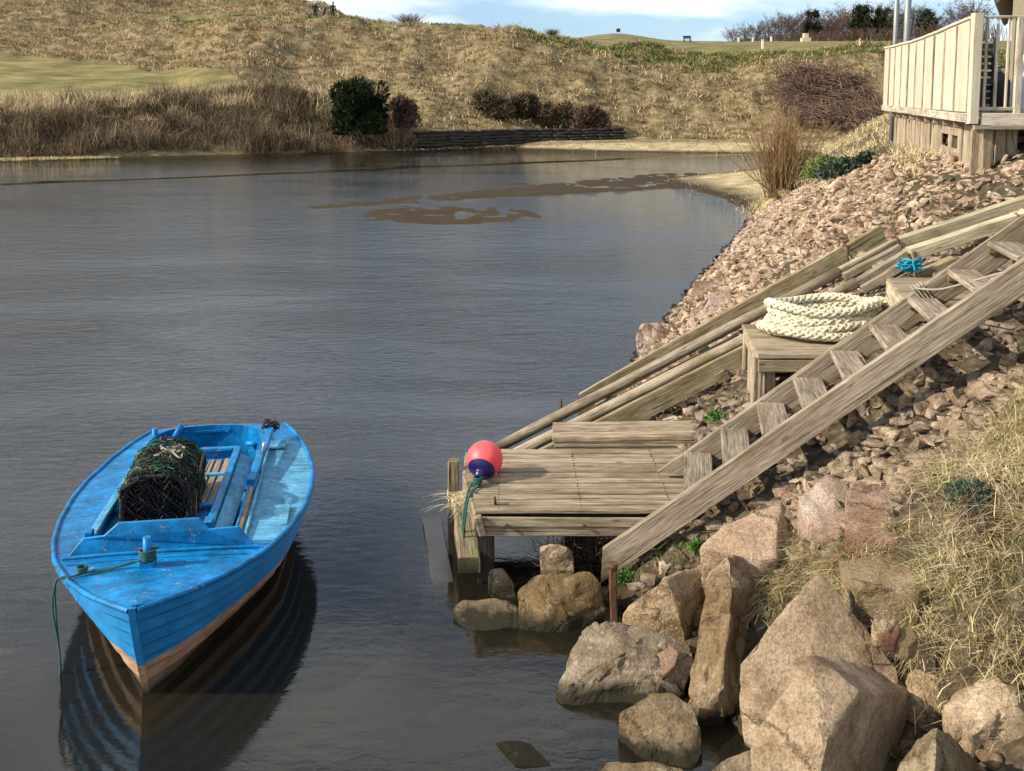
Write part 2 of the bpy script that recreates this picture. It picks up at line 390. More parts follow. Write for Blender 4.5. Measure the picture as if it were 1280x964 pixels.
def grassmat(name, stops, rough=.8, trans=.0):
    m, t, b = newmat(name, rough, .15)
    a = nn(t, 'ShaderNodeAttribute', attribute_name='tint')
    c = coords(t, 'World'); n = noise(t, c, .9, 4, .6)
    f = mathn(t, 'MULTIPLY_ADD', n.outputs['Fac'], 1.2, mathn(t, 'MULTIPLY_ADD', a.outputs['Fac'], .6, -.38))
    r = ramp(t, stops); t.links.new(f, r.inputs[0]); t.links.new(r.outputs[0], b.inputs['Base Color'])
    return m
M_STRAW = grassmat('dry_straw_grass', [(.1, (.12, .12, .035)), (.25, (.28, .2, .09)), (.45, (.48, .375, .19)), (.65, (.66, .55, .32)), (.85, (.78, .7, .48))])
M_MARRAM = grassmat('marram_grass', [(.0, (.10, .075, .03)), (.2, (.24, .165, .08)), (.42, (.44, .325, .17)), (.68, (.64, .52, .32))])
M_REED = grassmat('grey_brown_reeds', [(.15, (.09, .06, .035)), (.4, (.19, .135, .075)), (.65, (.31, .235, .14)), (.9, (.42, .34, .21))])
M_GREENG = grassmat('green_grass', [(.15, (.06, .09, .02)), (.5, (.13, .17, .04)), (.9, (.26, .27, .08))])
M_GORSE = grassmat('dark_evergreen', [(.15, (.006, .011, .004)), (.5, (.02, .03, .01)), (.9, (.05, .062, .022))])
M_WEED = grassmat('leafy_green', [(.15, (.02, .06, .01)), (.5, (.05, .14, .02)), (.9, (.12, .22, .05))])
M_SCRUB = grassmat('brown_scrub', [(.15, (.03, .024, .013)), (.5, (.085, .066, .034)), (.9, (.17, .13, .07))])
M_IVY = grassmat('blue_green_leaf', [(.15, (.02, .035, .02)), (.5, (.06, .09, .055)), (.9, (.14, .17, .11))])
M_TWIG = grassmat('purple_brown_twigs', [(.15, (.06, .035, .025)), (.5, (.15, .095, .065)), (.9, (.28, .2, .14))])
M_OSIER = grassmat('orange_brown_stems', [(.15, (.12, .07, .03)), (.5, (.3, .19, .09)), (.9, (.46, .32, .17))])
M_BARK = grassmat('bare_tree_bark', [(.15, (.05, .04, .03)), (.5, (.1, .08, .06)), (.9, (.2, .16, .11))])

def paint(name, base, var, rough=.45, chips=.4, under=(.45, .4, .33)):
    m, t, b = newmat(name, rough, .25)
    c = coords(t, 'Object'); n = noise(t, c, 6, 6, .6)
    r = ramp(t, [(.3, tuple(q*(1-var) for q in base)), (.65, tuple(min(1, q*(1+var)) for q in base))]); t.links.new(n.outputs['Fac'], r.inputs[0])
    col = r.outputs[0]
    if chips:
        n2 = noise(t, c, 14, 8, .75); r2 = ramp(t, [(.66-.08*chips, (0, 0, 0)), (.70-.08*chips, (1, 1, 1))]); t.links.new(n2.outputs['Fac'], r2.inputs[0])
        col = mixc(t, mathn(t, 'MULTIPLY', r2.outputs[0], .8), col, under)
    c4 = coords(t, 'Object', (3, 12, 1)); n4 = noise(t, c4, 3, 6, .7)
    r4 = ramp(t, [(.4, (.62, .6, .55)), (.6, (1, 1, 1))]); t.links.new(n4.outputs['Fac'], r4.inputs[0])
    col = mixc(t, .7, col, r4.outputs[0], 'MULTIPLY')
    n6 = noise(t, c, 3.3, 9, .8, .5); r6 = ramp(t, [(.42, (.45, .42, .36)), (.52, (1, 1, 1))]); t.links.new(n6.outputs['Fac'], r6.inputs[0]); col = mixc(t, .5, col, r6.outputs[0], 'MULTIPLY')
    t.links.new(col, b.inputs['Base Color'])
    n3 = noise(t, c, 45, 6, .6); bump(t, b, n3.outputs['Fac'], .25, .008)
    return m
M_BLUE = paint('blue_boat_paint', (.004, .195, .48), .35, .42, .6)
M_LBLUE = paint('pale_worn_blue_paint', (.09, .33, .52), .3, .55, .9, (.4, .42, .4))
def hull_mat():
    m, t, b = newmat('hull_paint', .38, .5)
    c = coords(t, 'Object'); s = nn(t, 'ShaderNodeSeparateXYZ'); t.links.new(c.outputs[0], s.inputs[0])
    n = noise(t, c, 7, 7, .65)
    f = mathn(t, 'ADD', s.outputs[2], mathn(t, 'MULTIPLY_ADD', s.outputs[1], .045, -.235))
    f = mathn(t, 'MULTIPLY_ADD', n.outputs['Fac'], .012, f)
    st = mathn(t, 'GREATER_THAN', f, 0.006)
    rb = ramp(t, [(.3, (.009, .14, .36)), (.7, (.016, .25, .56))]); t.links.new(n.outputs['Fac'], rb.inputs[0])
    rn = ramp(t, [(.3, (.2, .105, .055)), (.55, (.42, .25, .15)), (.75, (.5, .36, .25))])
    c2 = coords(t, 'Object', (6, 1.5, 14)); n2 = noise(t, c2, 2.5, 7, .7); t.links.new(n2.outputs['Fac'], rn.inputs[0])
    col = mixc(t, st, rn.outputs[0], rb.outputs[0])
    gr = nn(t, 'ShaderNodeMapRange'); gr.inputs[1].default_value = .0; gr.inputs[2].default_value = .11; t.links.new(s.outputs[2], gr.inputs[0])
    col = mixc(t, gr.outputs[0], (.07, .05, .03), col)
    t.links.new(col, b.inputs['Base Color']); n3 = noise(t, c, 30, 6, .6); bump(t, b, n3.outputs['Fac'], .25, .01)
    return m
M_HULL = hull_mat()
def plain(name, col, rough=.6, spec=.4, var=.2, sc=20, metal=0, bs=.2):
    m, t, b = newmat(name, rough, spec); b.inputs['Metallic'].default_value = metal
    c = coords(t, 'Object'); n = noise(t, c, sc, 5, .6)
    r = ramp(t, [(.3, tuple(q*(1-var) for q in col)), (.7, tuple(min(1, q*(1+var)) for q in col))]); t.links.new(n.outputs['Fac'], r.inputs[0])
    t.links.new(r.outputs[0], b.inputs['Base Color']); bump(t, b, n.outputs['Fac'], bs, .005); return m
M_ROPEW = plain('cream_rope_fibre', (.56, .51, .37), .95, .05, .38, 16, bs=.6)
M_TWINE = plain('grey_twine', (.3, .27, .21), .9, .1, .2, 60)
M_GROPE = plain('green_rope', (.035, .1, .085), .9, .1, .3, 60)
M_BROPE = plain('blue_rope', (.03, .28, .4), .9, .1, .3, 60)
M_NETB = plain('black_netting', (.028, .026, .025), .8, .2, .3, 60)
M_NETO = plain('faded_orange_twine', (.4, .17, .05), .9, .1, .3, 60)
M_NETG = plain('green_netting', (.03, .17, .10), .85, .2, .3, 60)
M_RUST = plain('rusty_iron', (.1, .05, .03), .85, .2, .45, 40, bs=.6)
M_STEEL = plain('galvanised_steel', (.25, .26, .25), .5, .5, .15, 8, metal=.5)
M_WHITE = plain('white_gelcoat', (.75, .75, .72), .4, .5, .06, 3)
M_BLACK = plain('black_plastic', (.02, .02, .022), .5, .4, .2, 10)
M_GREYC = plain('silver_grey_metal', (.4, .42, .45), .35, .5, .1, 8, metal=.3)
M_RENDER = plain('cream_render', (.58, .46, .29), .9, .1, .1, 6)
M_ROOF = plain('dark_slate', (.08, .075, .07), .8, .2, .3, 6)
M_GLASS = plain('dark_window_glass', (.02, .025, .03), .08, .6, .2, 2, bs=.02)
M_BUOY = plain('fluorescent_pink_vinyl', (.88, .095, .1), .45, .4, .16, 7, bs=.05)
M_NAVY = plain('navy_vinyl', (.012, .012, .085), .3, .5, .2, 20, bs=.05)
M_JACK = plain('dark_navy_jacket', (.02, .025, .05), .9, .1, .2, 8)
M_SKIN = plain('skin', (.45, .27, .19), .6, .3, .1, 8)
M_FLAGD = plain('dark_flag_cloth', (.03, .04, .1), .9, .1, .2, 8)

# ------------------------------------------------------------ terrain height
XB = np.array([(-60, 3), (0, 1.8), (4.6, 1.42), (5.4, 1.2), (6.1, .95), (6.7, .7), (7.5, .6), (9.7, .75), (13.4, 1.76), (18, 3.3), (25.5, 5.9), (30, 7.3), (36, 9.6), (42, 12.5), (50, 17), (58, 30), (75, 70), (400, 300)], float)
APR = np.array([(28, 8), (30, 7.25), (34, 7.1), (38, 6.6), (41.4, 6.0), (43, 7.2), (45, 9.3), (47.2, 11), (49, 15.0), (50.5, 19), (52, 60)], float)
FS = np.array([(-3, 75), (1, 64.9), (7, 61.6), (14, 60.0), (25, 59.6), (60, 59)], float)
YF = np.array([(-120, 46), (-60, 50), (-27.8, 54.3), (-20, 57), (-11, 60.3), (-6, 63), (1, 68), (8, 70), (15, 69.5), (40, 66), (80, 64)], float)
COLS = [(-.75, [(0, 0), (3, 1.6), (6, 3.0), (38, 7.4), (45, 8.6), (90, 22), (200, 26), (900, 30)]),
        (-.5, [(0, 0), (3, 1.4), (6, 2.5), (36, 7.0), (44, 8.6), (88, 21.5), (200, 26), (900, 30)]),
        (-.42, [(0, 0), (3, 1.4), (6, 2.5), (37, 7.0), (43, 8.6), (80, 18.5), (200, 24), (900, 30)]),
        (-.35, [(0, 0), (3, 1.4), (6, 2.6), (32, 6.2), (47, 11.4), (54, 11.7), (92, 17.5), (200, 22), (900, 26)]),
        (-.27, [(0, 0), (3, 1.3), (6, 2.7), (13, 4.4), (38, 10.8), (46, 11.1), (90, 17.4), (200, 20), (900, 20)]),
        (-.19, [(0, 0), (3, .8), (8, 2.4), (20, 6.0), (34, 10.4), (42, 10.8), (80, 15.4), (200, 14), (900, 14)]),
        (-.155, [(0, 0), (3, .8), (8, 2.4), (20, 6.0), (33, 10.2), (41, 10.6), (76, 12.2), (200, 10), (900, 10)]),
        (-.08, [(0, 0), (3, .8), (6, 2.0), (18, 6.2), (29, 9.9), (36, 10.0), (76, 9.5), (200, 9), (900, 10)]),
        (0, [(0, 0), (3, .9), (6, 2.2), (14, 6.2), (24, 9.5), (33, 9.8), (60, 9.5), (200, 9), (900, 10)]),
        (.048, [(0, 0), (3, .9), (6, 2.2), (13, 5.6), (22, 8.5), (40, 9.6), (55, 10.4), (120, 10), (900, 10)]),
        (.1, [(0, 0), (3, .9), (6, 2.2), (12, 5.2), (20, 7.5), (34, 8.8), (52, 10.9), (90, 10.0), (900, 10)]),
        (.17, [(0, 0), (3, .9), (6, 2.2), (12, 5.0), (20, 7.2), (55, 10.1), (110, 12.6), (900, 14)]),
        (.25, [(0, 0), (3, .9), (6, 2.2), (11, 4.7), (19, 6.9), (56, 9.9), (150, 14.9), (900, 16)]),
        (.36, [(0, 0), (3, 1), (6, 2.2), (10, 4.7), (18, 6.9), (56, 9.8), (150, 14.9), (900, 16)]),
        (.75, [(0, 0), (3, 1), (6, 2.2), (10, 4.7), (18, 6.9), (56, 9.8), (150, 14.9), (900, 16)])]
def sstep(a, b, x):
    t = np.clip((x-a)/(b-a), 0, 1); return t*t*(3-2*t)
def far_z(x, y):
    r = x/np.maximum(y, 1); m = y-np.interp(x, YF[:, 0], YF[:, 1])
    m = m + 1.1*fbm(x*.3, y*.3, o=3, seed=5)
    rs = np.array([c[0] for c in COLS]); r = np.clip(r, rs[0], rs[-1]-1e-6)
    Z = np.array([np.interp(m, [q[0] for q in c[1]], [q[1] for q in c[1]]) for c in COLS])
    k = np.clip(np.searchsorted(rs, r, side='right')-1, 0, len(rs)-2)
    f = (r-rs[k])/(rs[k+1]-rs[k]); f = f*f*(3-2*f)
    z0 = np.take_along_axis(Z, k[None], 0)[0]; z1 = np.take_along_axis(Z, (k+1)[None], 0)[0]
    z = z0*(1-f)+z1*f
    return np.where(m < 0, m*.25, z), m, r
def fairw(m, r, a=4.0, b=8.0):
    mx_ = np.interp(r, [-.5, -.4, -.34, -.29, -.24], [37, 33, 27, 18, 8])
    return sstep(-.22, -.29, r)*sstep(a, b, m)*(1-sstep(mx_-3, mx_+3, m))
def pathm(m, r):
    m0 = np.interp(r, [-.36, -.27, -.19, -.08, 0], [48, 39, 35, 30, 25])
    return sstep(m0, m0+1, m)*(1-sstep(m0+5, m0+7, m))*sstep(.02, -.04, r)*sstep(-.37, -.33, r)
def bars(x, y):
    def seg(ax, ay, bx, by, w0, w1):
        dx, dy = bx-ax, by-ay; L2 = dx*dx+dy*dy
        t = np.clip(((x-ax)*dx+(y-ay)*dy)/L2, 0, 1)
        d = np.hypot(x-ax-t*dx, y-ay-t*dy); return d/(w0+(w1-w0)*t)
    d = np.minimum(seg(-6.0, 31.3, 1.8, 37.4, .6, 2.2), seg(1.8, 37.4, 8.2, 41.8, 2.2, 3.8))
    e = np.hypot((x+1.9)/3.6, (y-29.2)/2.8)
    d2 = seg(-10, 66, 4, 64.5, .4, .3)
    return np.minimum(np.maximum.reduce([.022-.03*d**2, .017-.03*e**2, .05-.1*d2**2]) + .006*fbm(x*1.1, y*1.6, o=5, seed=31), .007+.003*vnoise(x*2, y*2))
def terrain(x, y, rough=True):
    x = np.asarray(x, float); y = np.asarray(y, float)
    s = x-np.interp(y, XB[:, 0], XB[:, 1])
    drop = .4*np.maximum(sstep(4.9, 4.45, y), sstep(5.6, 5.2, y)*sstep(2.4, 2.1, x))*sstep(0, .6, s)
    k1 = .7+.06*sstep(14, 24, y)+.2*sstep(6.3, 5.4, y)
    k2 = .42+.26*sstep(9.6, 11.8, y)-.05*sstep(6.4, 3, y)
    up = np.where(s < 2.2, k1*s, k1*2.2+k2*(s-2.2))
    cap = 2.95+.05*np.maximum(s-4, 0)
    up = -np.log(np.exp(-up*5)+np.exp(-cap*5))/5
    up = np.where(s < 0, s*.55, up-drop)
    fade = 1-sstep(46, 64, y)*(x < 45)
    up = np.where(y > 46, np.minimum(up, up*fade), up)
    ap = np.clip((x-np.interp(y, APR[:, 0], APR[:, 1]))*.07, -1, .28); ap = np.where((y > 28) & (y < 54), ap, -1)
    fs = np.clip((y-np.interp(x, FS[:, 0], FS[:, 1]))*.09, -1, .4)
    fz, m, r = far_z(x, y)
    fz = np.where(y > 40, fz, -1)
    z = np.maximum.reduce([up, ap, fs, fz, bars(x, y)+0*x])
    z = np.maximum(z, -1.1)
    if rough:
        far = sstep(2, 8, m)*(y > 48)
        fair = fairw(m, r, 5, 9)
        turf = sstep(21, 27, m)*sstep(-.02, .06, r)
        z = z + far*(1-.93*fair)*(1-.85*turf)*(.55*fbm(x*.7, y*.7, o=4, seed=3)+1.5*fbm(x*.17, y*.12, o=2, seed=13)*sstep(3, 12, m)*(1-sstep(18, 26, m)*(r > -.1)-sstep(26, 34, m)*(r <= -.1)*(1-sstep(44, 54, m))))
        z = z + far*fair*.35*fbm(x*.09, y*.09, o=2, seed=4)
        nb = (s > .1) & (y < 50)
        z = z + nb*(.06*fbm(x*2.1, y*2.1, o=4, seed=8)+.05*(y < 9)*fbm(x*7, y*7, o=3, seed=18))
        z = z + ((z > 0) & (z < .5))*.02*fbm(x*2, y*2, o=3, seed=9)
    return z
def tz(x, y): return float(terrain(np.array([x]), np.array([y]))[0])
def hit(u, v, off=0.0):
    x, y, w = ray(u, v); t = np.concatenate([np.arange(2, 30, .02), np.arange(30, 400, .1)])
    Z = CAM_H+w*t; h = np.maximum(terrain(x*t, y*t), 0)+off
    k = np.argmax(Z < h) if (Z < h).any() else len(t)-1
    return Vector((x*t[k], y*t[k], Z[k]))

def ground():
    n = 470; rad = [1.2]
    while rad[-1] < 1500:
        r = rad[-1]; rad.append(r*(1.011 if r > 45 and r < 135 else 1.016 if r < 45 else 1.05)+.0)
    rad = np.array(rad)
    a0, a1 = R(90-36), R(90+36)
    ang = np.concatenate([np.linspace(a0, a1, 350), np.linspace(a1, a0+2*np.pi, 70)[1:-1]])
    A, Rr = np.meshgrid(ang, rad, indexing='ij'); X = Rr*np.cos(A); Y = Rr*np.sin(A); Z = terrain(X.ravel(), Y.ravel()).reshape(X.shape)
    na, nr = X.shape
    V = np.stack([X, Y, Z], -1).reshape(-1, 3); idx = np.arange(na*nr).reshape(na, nr)
    a = idx; b = np.roll(idx, -1, 0)
    Fc = np.stack([a[:, :-1], a[:, 1:], b[:, 1:], b[:, :-1]], -1).reshape(-1, 4)
    V = np.vstack([V, [[0, 0, float(Z[:, 0].min())]]])
    me = npmesh('ground', V, Fc, None, True)
    # masks
    x, y = V[:, 0], V[:, 1]; fz, m, r = far_z(x, y)
    fair = fairw(m, r, 4, 7)*(y > 50)
    turf = np.maximum(sstep(19, 24, m)*sstep(-.0, .06, r), pathm(m, r))*(y > 60)
    green = np.clip(np.maximum(fair, turf), 0, 1)
    at = me.attributes.new('green', 'FLOAT', 'POINT'); at.data.foreach_set('value', green.astype(np.float32))
    sand = ((y > 27.5) & (y < 66) & (V[:, 2] < .5) & (x > -2)).astype(np.float32)
    at = me.attributes.new('sand', 'FLOAT', 'POINT'); at.data.foreach_set('value', sand)
    mt, t, b = newmat('ground_soil_and_turf', .95, .1)
    c = coords(t, 'World'); n = noise(t, c, 1.3, 8, .68); n2 = noise(t, c, 14, 6, .7)
    soil = ramp(t, [(.3, (.03, .023, .015)), (.5, (.07, .054, .034)), (.68, (.15, .12, .075))]); t.links.new(n2.outputs['Fac'], soil.inputs[0])
    dune = ramp(t, [(.32, (.07, .053, .026)), (.5, (.19, .145, .075)), (.68, (.34, .27, .15))]); t.links.new(n.outputs['Fac'], dune.inputs[0])
    cg = coords(t, 'World', (.3, .45, 1)); n3 = noise(t, cg, 1.2, 5, .6)
    gr = ramp(t, [(.35, (.11, .105, .035)), (.5, (.18, .155, .06)), (.65, (.28, .225, .1))]); t.links.new(n3.outputs['Fac'], gr.inputs[0])
    sd = ramp(t, [(.35, (.2, .16, .07)), (.5, (.4, .32, .17)), (.65, (.5, .42, .26))]); t.links.new(n.outputs['Fac'], sd.inputs[0])
    g = nn(t, 'ShaderNodeNewGeometry'); s = nn(t, 'ShaderNodeSeparateXYZ'); t.links.new(g.outputs['Position'], s.inputs[0])
    dm = nn(t, 'ShaderNodeMapRange'); dm.inputs[1].default_value = 40; dm.inputs[2].default_value = 60; t.links.new(s.outputs[1], dm.inputs[0])
    col = mixc(t, dm.outputs[0], soil.outputs[0], dune.outputs[0])
    a1_ = nn(t, 'ShaderNodeAttribute', attribute_name='green'); a2_ = nn(t, 'ShaderNodeAttribute', attribute_name='sand')
    col = mixc(t, a2_.outputs['Fac'], col, sd.outputs[0]); col = mixc(t, a1_.outputs['Fac'], col, gr.outputs[0])
    wr = nn(t, 'ShaderNodeMapRange'); wr.inputs[1].default_value = .035; wr.inputs[2].default_value = .13; t.links.new(s.outputs[2], wr.inputs[0])
    dp = nn(t, 'ShaderNodeMapRange'); dp.inputs[1].default_value = -.22; dp.inputs[2].default_value = .02; t.links.new(s.outputs[2], dp.inputs[0])
    mr_ = ramp(t, [(0, (.014, .011, .007)), (.6, (.10, .07, .035)), (.86, (.07, .05, .027)), (1, (.045, .033, .019))]); t.links.new(dp.outputs[0], mr_.inputs[0]); mud = mr_.outputs[0]  # bed mud coloured darker with depth, standing in for light lost in the water
    col = mixc(t, wr.outputs[0], mud, col)
    t.links.new(col, b.inputs['Base Color'])
    bump(t, b, mathn(t, 'ADD', n.outputs['Fac'], mathn(t, 'MULTIPLY', n2.outputs['Fac'], .4)), .6, .08)
    tag(link('ground', me, mt), kind='structure')
ground()

def water():
    X = np.linspace(-260, 120, 60); Y = np.concatenate([np.linspace(-120, 0, 12), np.linspace(4, 90, 40)])
    A, B = np.meshgrid(X, Y, indexing='ij'); V = np.stack([A, B, A*0], -1).reshape(-1, 3); idx = np.arange(A.size).reshape(A.shape)
    Fc = np.stack([idx[:-1, :-1], idx[1:, :-1], idx[1:, 1:], idx[:-1, 1:]], -1).reshape(-1, 4)
    me = npmesh('water', V, Fc, None, True)
    m = bpy.data.materials.new('river_water'); m.use_nodes = True; t = m.node_tree; t.nodes.clear()
    out = nn(t, 'ShaderNodeOutputMaterial')
    gl = nn(t, 'ShaderNodeBsdfGlossy'); gl.inputs['Roughness'].default_value = .03; gl.inputs['Color'].default_value = (.97, .975, .94, 1)
    df = nn(t, 'ShaderNodeBsdfDiffuse'); df.inputs['Color'].default_value = (.024, .021, .013, 1)
    tr = nn(t, 'ShaderNodeBsdfTransparent'); tr.inputs['Color'].default_value = (.5, .4, .25, 1)
    body = nn(t, 'ShaderNodeMixShader'); body.inputs[0].default_value = .52
    t.links.new(tr.outputs[0], body.inputs[1]); t.links.new(df.outputs[0], body.inputs[2])
    fr = nn(t, 'ShaderNodeFresnel'); fr.inputs['IOR'].default_value = 1.52
    mxs = nn(t, 'ShaderNodeMixShader'); t.links.new(fr.outputs[0], mxs.inputs[0]); t.links.new(body.outputs[0], mxs.inputs[1]); t.links.new(gl.outputs[0], mxs.inputs[2])
    t.links.new(mxs.outputs[0], out.inputs[0])
    # ripples: two scales of short wind waves, calmer in the lee by the near bank and along slicks
    c = coords(t, 'World', (1, 2.0, 1)); n1 = noise(t, c, 5.5, 5, .6, .6)
    cb = coords(t, 'World', (.7, 1.6, 1)); n2 = noise(t, cb, 1.7, 4, .55, .5)
    cc = coords(t, 'World', (1, 1.5, 1)); n3 = noise(t, cc, 19, 3, .6, .3)
    h = mathn(t, 'MULTIPLY_ADD', n2.outputs['Fac'], 1.7, n1.outputs['Fac'])
    h = mathn(t, 'MULTIPLY_ADD', n3.outputs['Fac'], .22, h)
    g = nn(t, 'ShaderNodeNewGeometry'); s = nn(t, 'ShaderNodeSeparateXYZ'); t.links.new(g.outputs['Position'], s.inputs[0])
    cm = coords(t, 'World', (.10, .22, 1)); nm = noise(t, cm, 1.0, 4, .6, .8)
    far = nn(t, 'ShaderNodeMapRange', interpolation_type='SMOOTHSTEP'); far.inputs[1].default_value = 8.5; far.inputs[2].default_value = 16.0; far.inputs[3].default_value = .10; far.inputs[4].default_value = 1.0
    yy = mathn(t, 'MULTIPLY_ADD', nm.outputs['Fac'], 4.0, s.outputs[1]); yy = mathn(t, 'MULTIPLY_ADD', s.outputs[0], -.35, yy)
    t.links.new(yy, far.inputs[0])
    pat = nn(t, 'ShaderNodeMapRange'); pat.inputs[1].default_value = .38; pat.inputs[2].default_value = .6; pat.inputs[3].default_value = .5; pat.inputs[4].default_value = 1.1; t.links.new(nm.outputs['Fac'], pat.inputs[0])
    amp = mathn(t, 'MULTIPLY', far.outputs[0], pat.outputs[0])
    # slick line across the reach
    sl = mathn(t, 'ABSOLUTE', mathn(t, 'SUBTRACT', mathn(t, 'MULTIPLY_ADD', s.outputs[0], .6, 52.8), mathn(t, 'MULTIPLY_ADD', nm.outputs['Fac'], 3.0, s.outputs[1])))
    slr = nn(t, 'ShaderNodeMapRange'); slr.inputs[1].default_value = .3; slr.inputs[2].default_value = .9; slr.inputs[3].default_value = .12; slr.inputs[4].default_value = 1; t.links.new(sl, slr.inputs[0])
    amp = mathn(t, 'MULTIPLY', amp, slr.outputs[0])
    bp = nn(t, 'ShaderNodeBump'); bp.inputs['Distance'].default_value = .021
    t.links.new(mathn(t, 'MULTIPLY', amp, .75), bp.inputs['Strength']); t.links.new(h, bp.inputs['Height'])
    for q in (gl, fr, df): t.links.new(bp.outputs[0], q.inputs['Normal'])
    tag(link('water', me, m), kind='structure')
water()

# ------------------------------------------------------------ raised deck on the bank
def deck():
    D0, D1 = Vector((5.0, 11.0, 3.31)), Vector((6.93, 18.75, 3.31))
    t = thing('raised_deck', D0, 'raised timber deck with cream clad side panel and pale railing above the stone bank', 'deck')
    ax = (D1-D0).normalized(); nr = Vector((ax.y, -ax.x, 0))      # nr points over the deck (right)
    def Q(s, z, off=0): return D0+ax*s+nr*off+Vector((0, 0, z))
    L = (D1-D0).length; n = 10; w = L/n
    top = [1.03, 1.025, 1.015, 1.005, 1.0, 1.0, 1.005, 1.02, 1.03, 1.045, 1.06]
    for k in range(n):
        s0, s1 = k*w+.016, (k+1)*w-.016
        pts = [Q(s0, .0), Q(s1, .0), Q(s1, top[k+1]-.02), Q(s0, top[k]-.02)]
        o = poly_prism('cladding_board', [p+nr*(-.012+.003*(k % 3)) for p in pts], nr*.03, M_CLAD, t, local=False, bev=.006)
        o.matrix_basis = PM[t.name].inverted()
        plank('seam_shade_strip', Q(s0-.016, .0, -.022), Q(s0-.016, top[k]-.03, -.022), .026, .014, M_SKIRT, t, up=nr, ch=.002)  # dark strip added over each board joint, standing in for the seam's shadow
        plank('top_rail', Q(s0-.008, top[k], -.0), Q(s1+.008, top[k+1], -.0), .06, .035, M_CLAD, t, up=(0, 0, 1))
    plank('edge_beam', Q(-.02, -.06, .0), Q(L*.5-.005, -.05, 0), .05, .1, M_RAILW, t, jit=.006)
    plank('edge_beam', Q(L*.5+.005, -.05, .0), Q(L+.1, -.045, 0), .05, .1, M_RAILW, t, jit=.006)
    for k in range(9): plank('joist_end', Q(1.0+k*.75, -.15, .03), Q(1.0+k*.75, -.15, .5), .06, .08, M_SKIRT, t)
    plank('corner_post', D0+Vector((.03, -.03, -.12)), D0+Vector((.03, -.03, 1.07)), .1, .1, M_CLAD, t, up=(0, 1, 0))
    # deck boards, running in depth
    for k in range(30):
        x = D0.x+.08+k*.15
        plank('deck_board', (x, 11.0, 3.28+.0), (x+1.9, 18.7, 3.28), .14, .03, M_WOOD, t)
    plank('front_beam', (5.12, 10.95, 3.22), (9.4, 10.95, 3.22), .05, .17, M_RAILW, t)
    plank('ledger', (5.02, 10.9, 3.15), (5.62, 10.9, 3.15), .05, .05, M_SKIRT, t)
    plank('handrail', (5.06, 11.0, 4.345), (9.4, 11.0, 4.345), .05, .028, M_RAILW, t)
    plank('bottom_rail', (5.1, 11.0, 3.35), (9.4, 11.0, 3.35), .04, .04, M_RAILW, t)
    for k in range(34):
        x = 5.16+k*.118
        if abs(x-5.52) < .04: plank('railing_post', (x, 11.0, 3.3), (x, 11.0, 4.34), .075, .075, M_RAILW, t, up=(0, 1, 0))
        else: plank('baluster', (x, 11.0, 3.37), (x, 11.0, 4.335), .028, .028, M_RAILW, t, up=(0, 1, 0))
    # skirt of uneven upright boards below the side
    s = .12
    while s < L*.93:
        bw = random.uniform(.13, .3); p = Q(s+bw/2, 0, .16+random.uniform(-.012, .012))
        if 1.0 < s < 1.7:
            pass
        zb = tz(p.x, p.y)-.3; zt = -.12-random.uniform(0, .04)
        gap = 1.25 < s < 2.3
        if gap:
            plank('skirt_board', (p.x, p.y, zb), (p.x, p.y, 2.84), bw*.93, .03, M_SKIRT, t, up=nr)
            plank('skirt_board', (p.x, p.y, 3.0), (p.x, p.y, 3.31+zt), bw*.93, .03, M_SKIRT, t, up=nr)
        else:
            plank('skirt_board', (p.x, p.y, zb), (p.x+random.uniform(-.01, .01), p.y, 3.31+zt), bw*.93, .03, M_SKIRT, t, up=nr)
        s += bw+random.uniform(.005, .03)
    for k, s in enumerate((.0, .9, 1.9, 3.0, 4.2, 5.4, 6.5)):
        p = Q(s+.05, 0, .2); plank('support_post', (p.x, p.y, tz(p.x, p.y)-.3), (p.x, p.y, 3.2), .1, .1, M_SKIRT, t, up=(0, 1, 0))
    for k in range(4):
        x = 5.16+k*.13; plank('skirt_board', (x, 11.12, tz(x, 11.1)-.3), (x, 11.12, 3.13-.02*(k % 2)), .12, .03, M_SKIRT, t, up=(0, 1, 0))
    for x in (6.6, 8.0): plank('support_post', (x, 11.1, tz(x, 11.1)-.3), (x, 11.1, 3.2), .1, .1, M_SKIRT, t, up=(0, 1, 0))
deck()
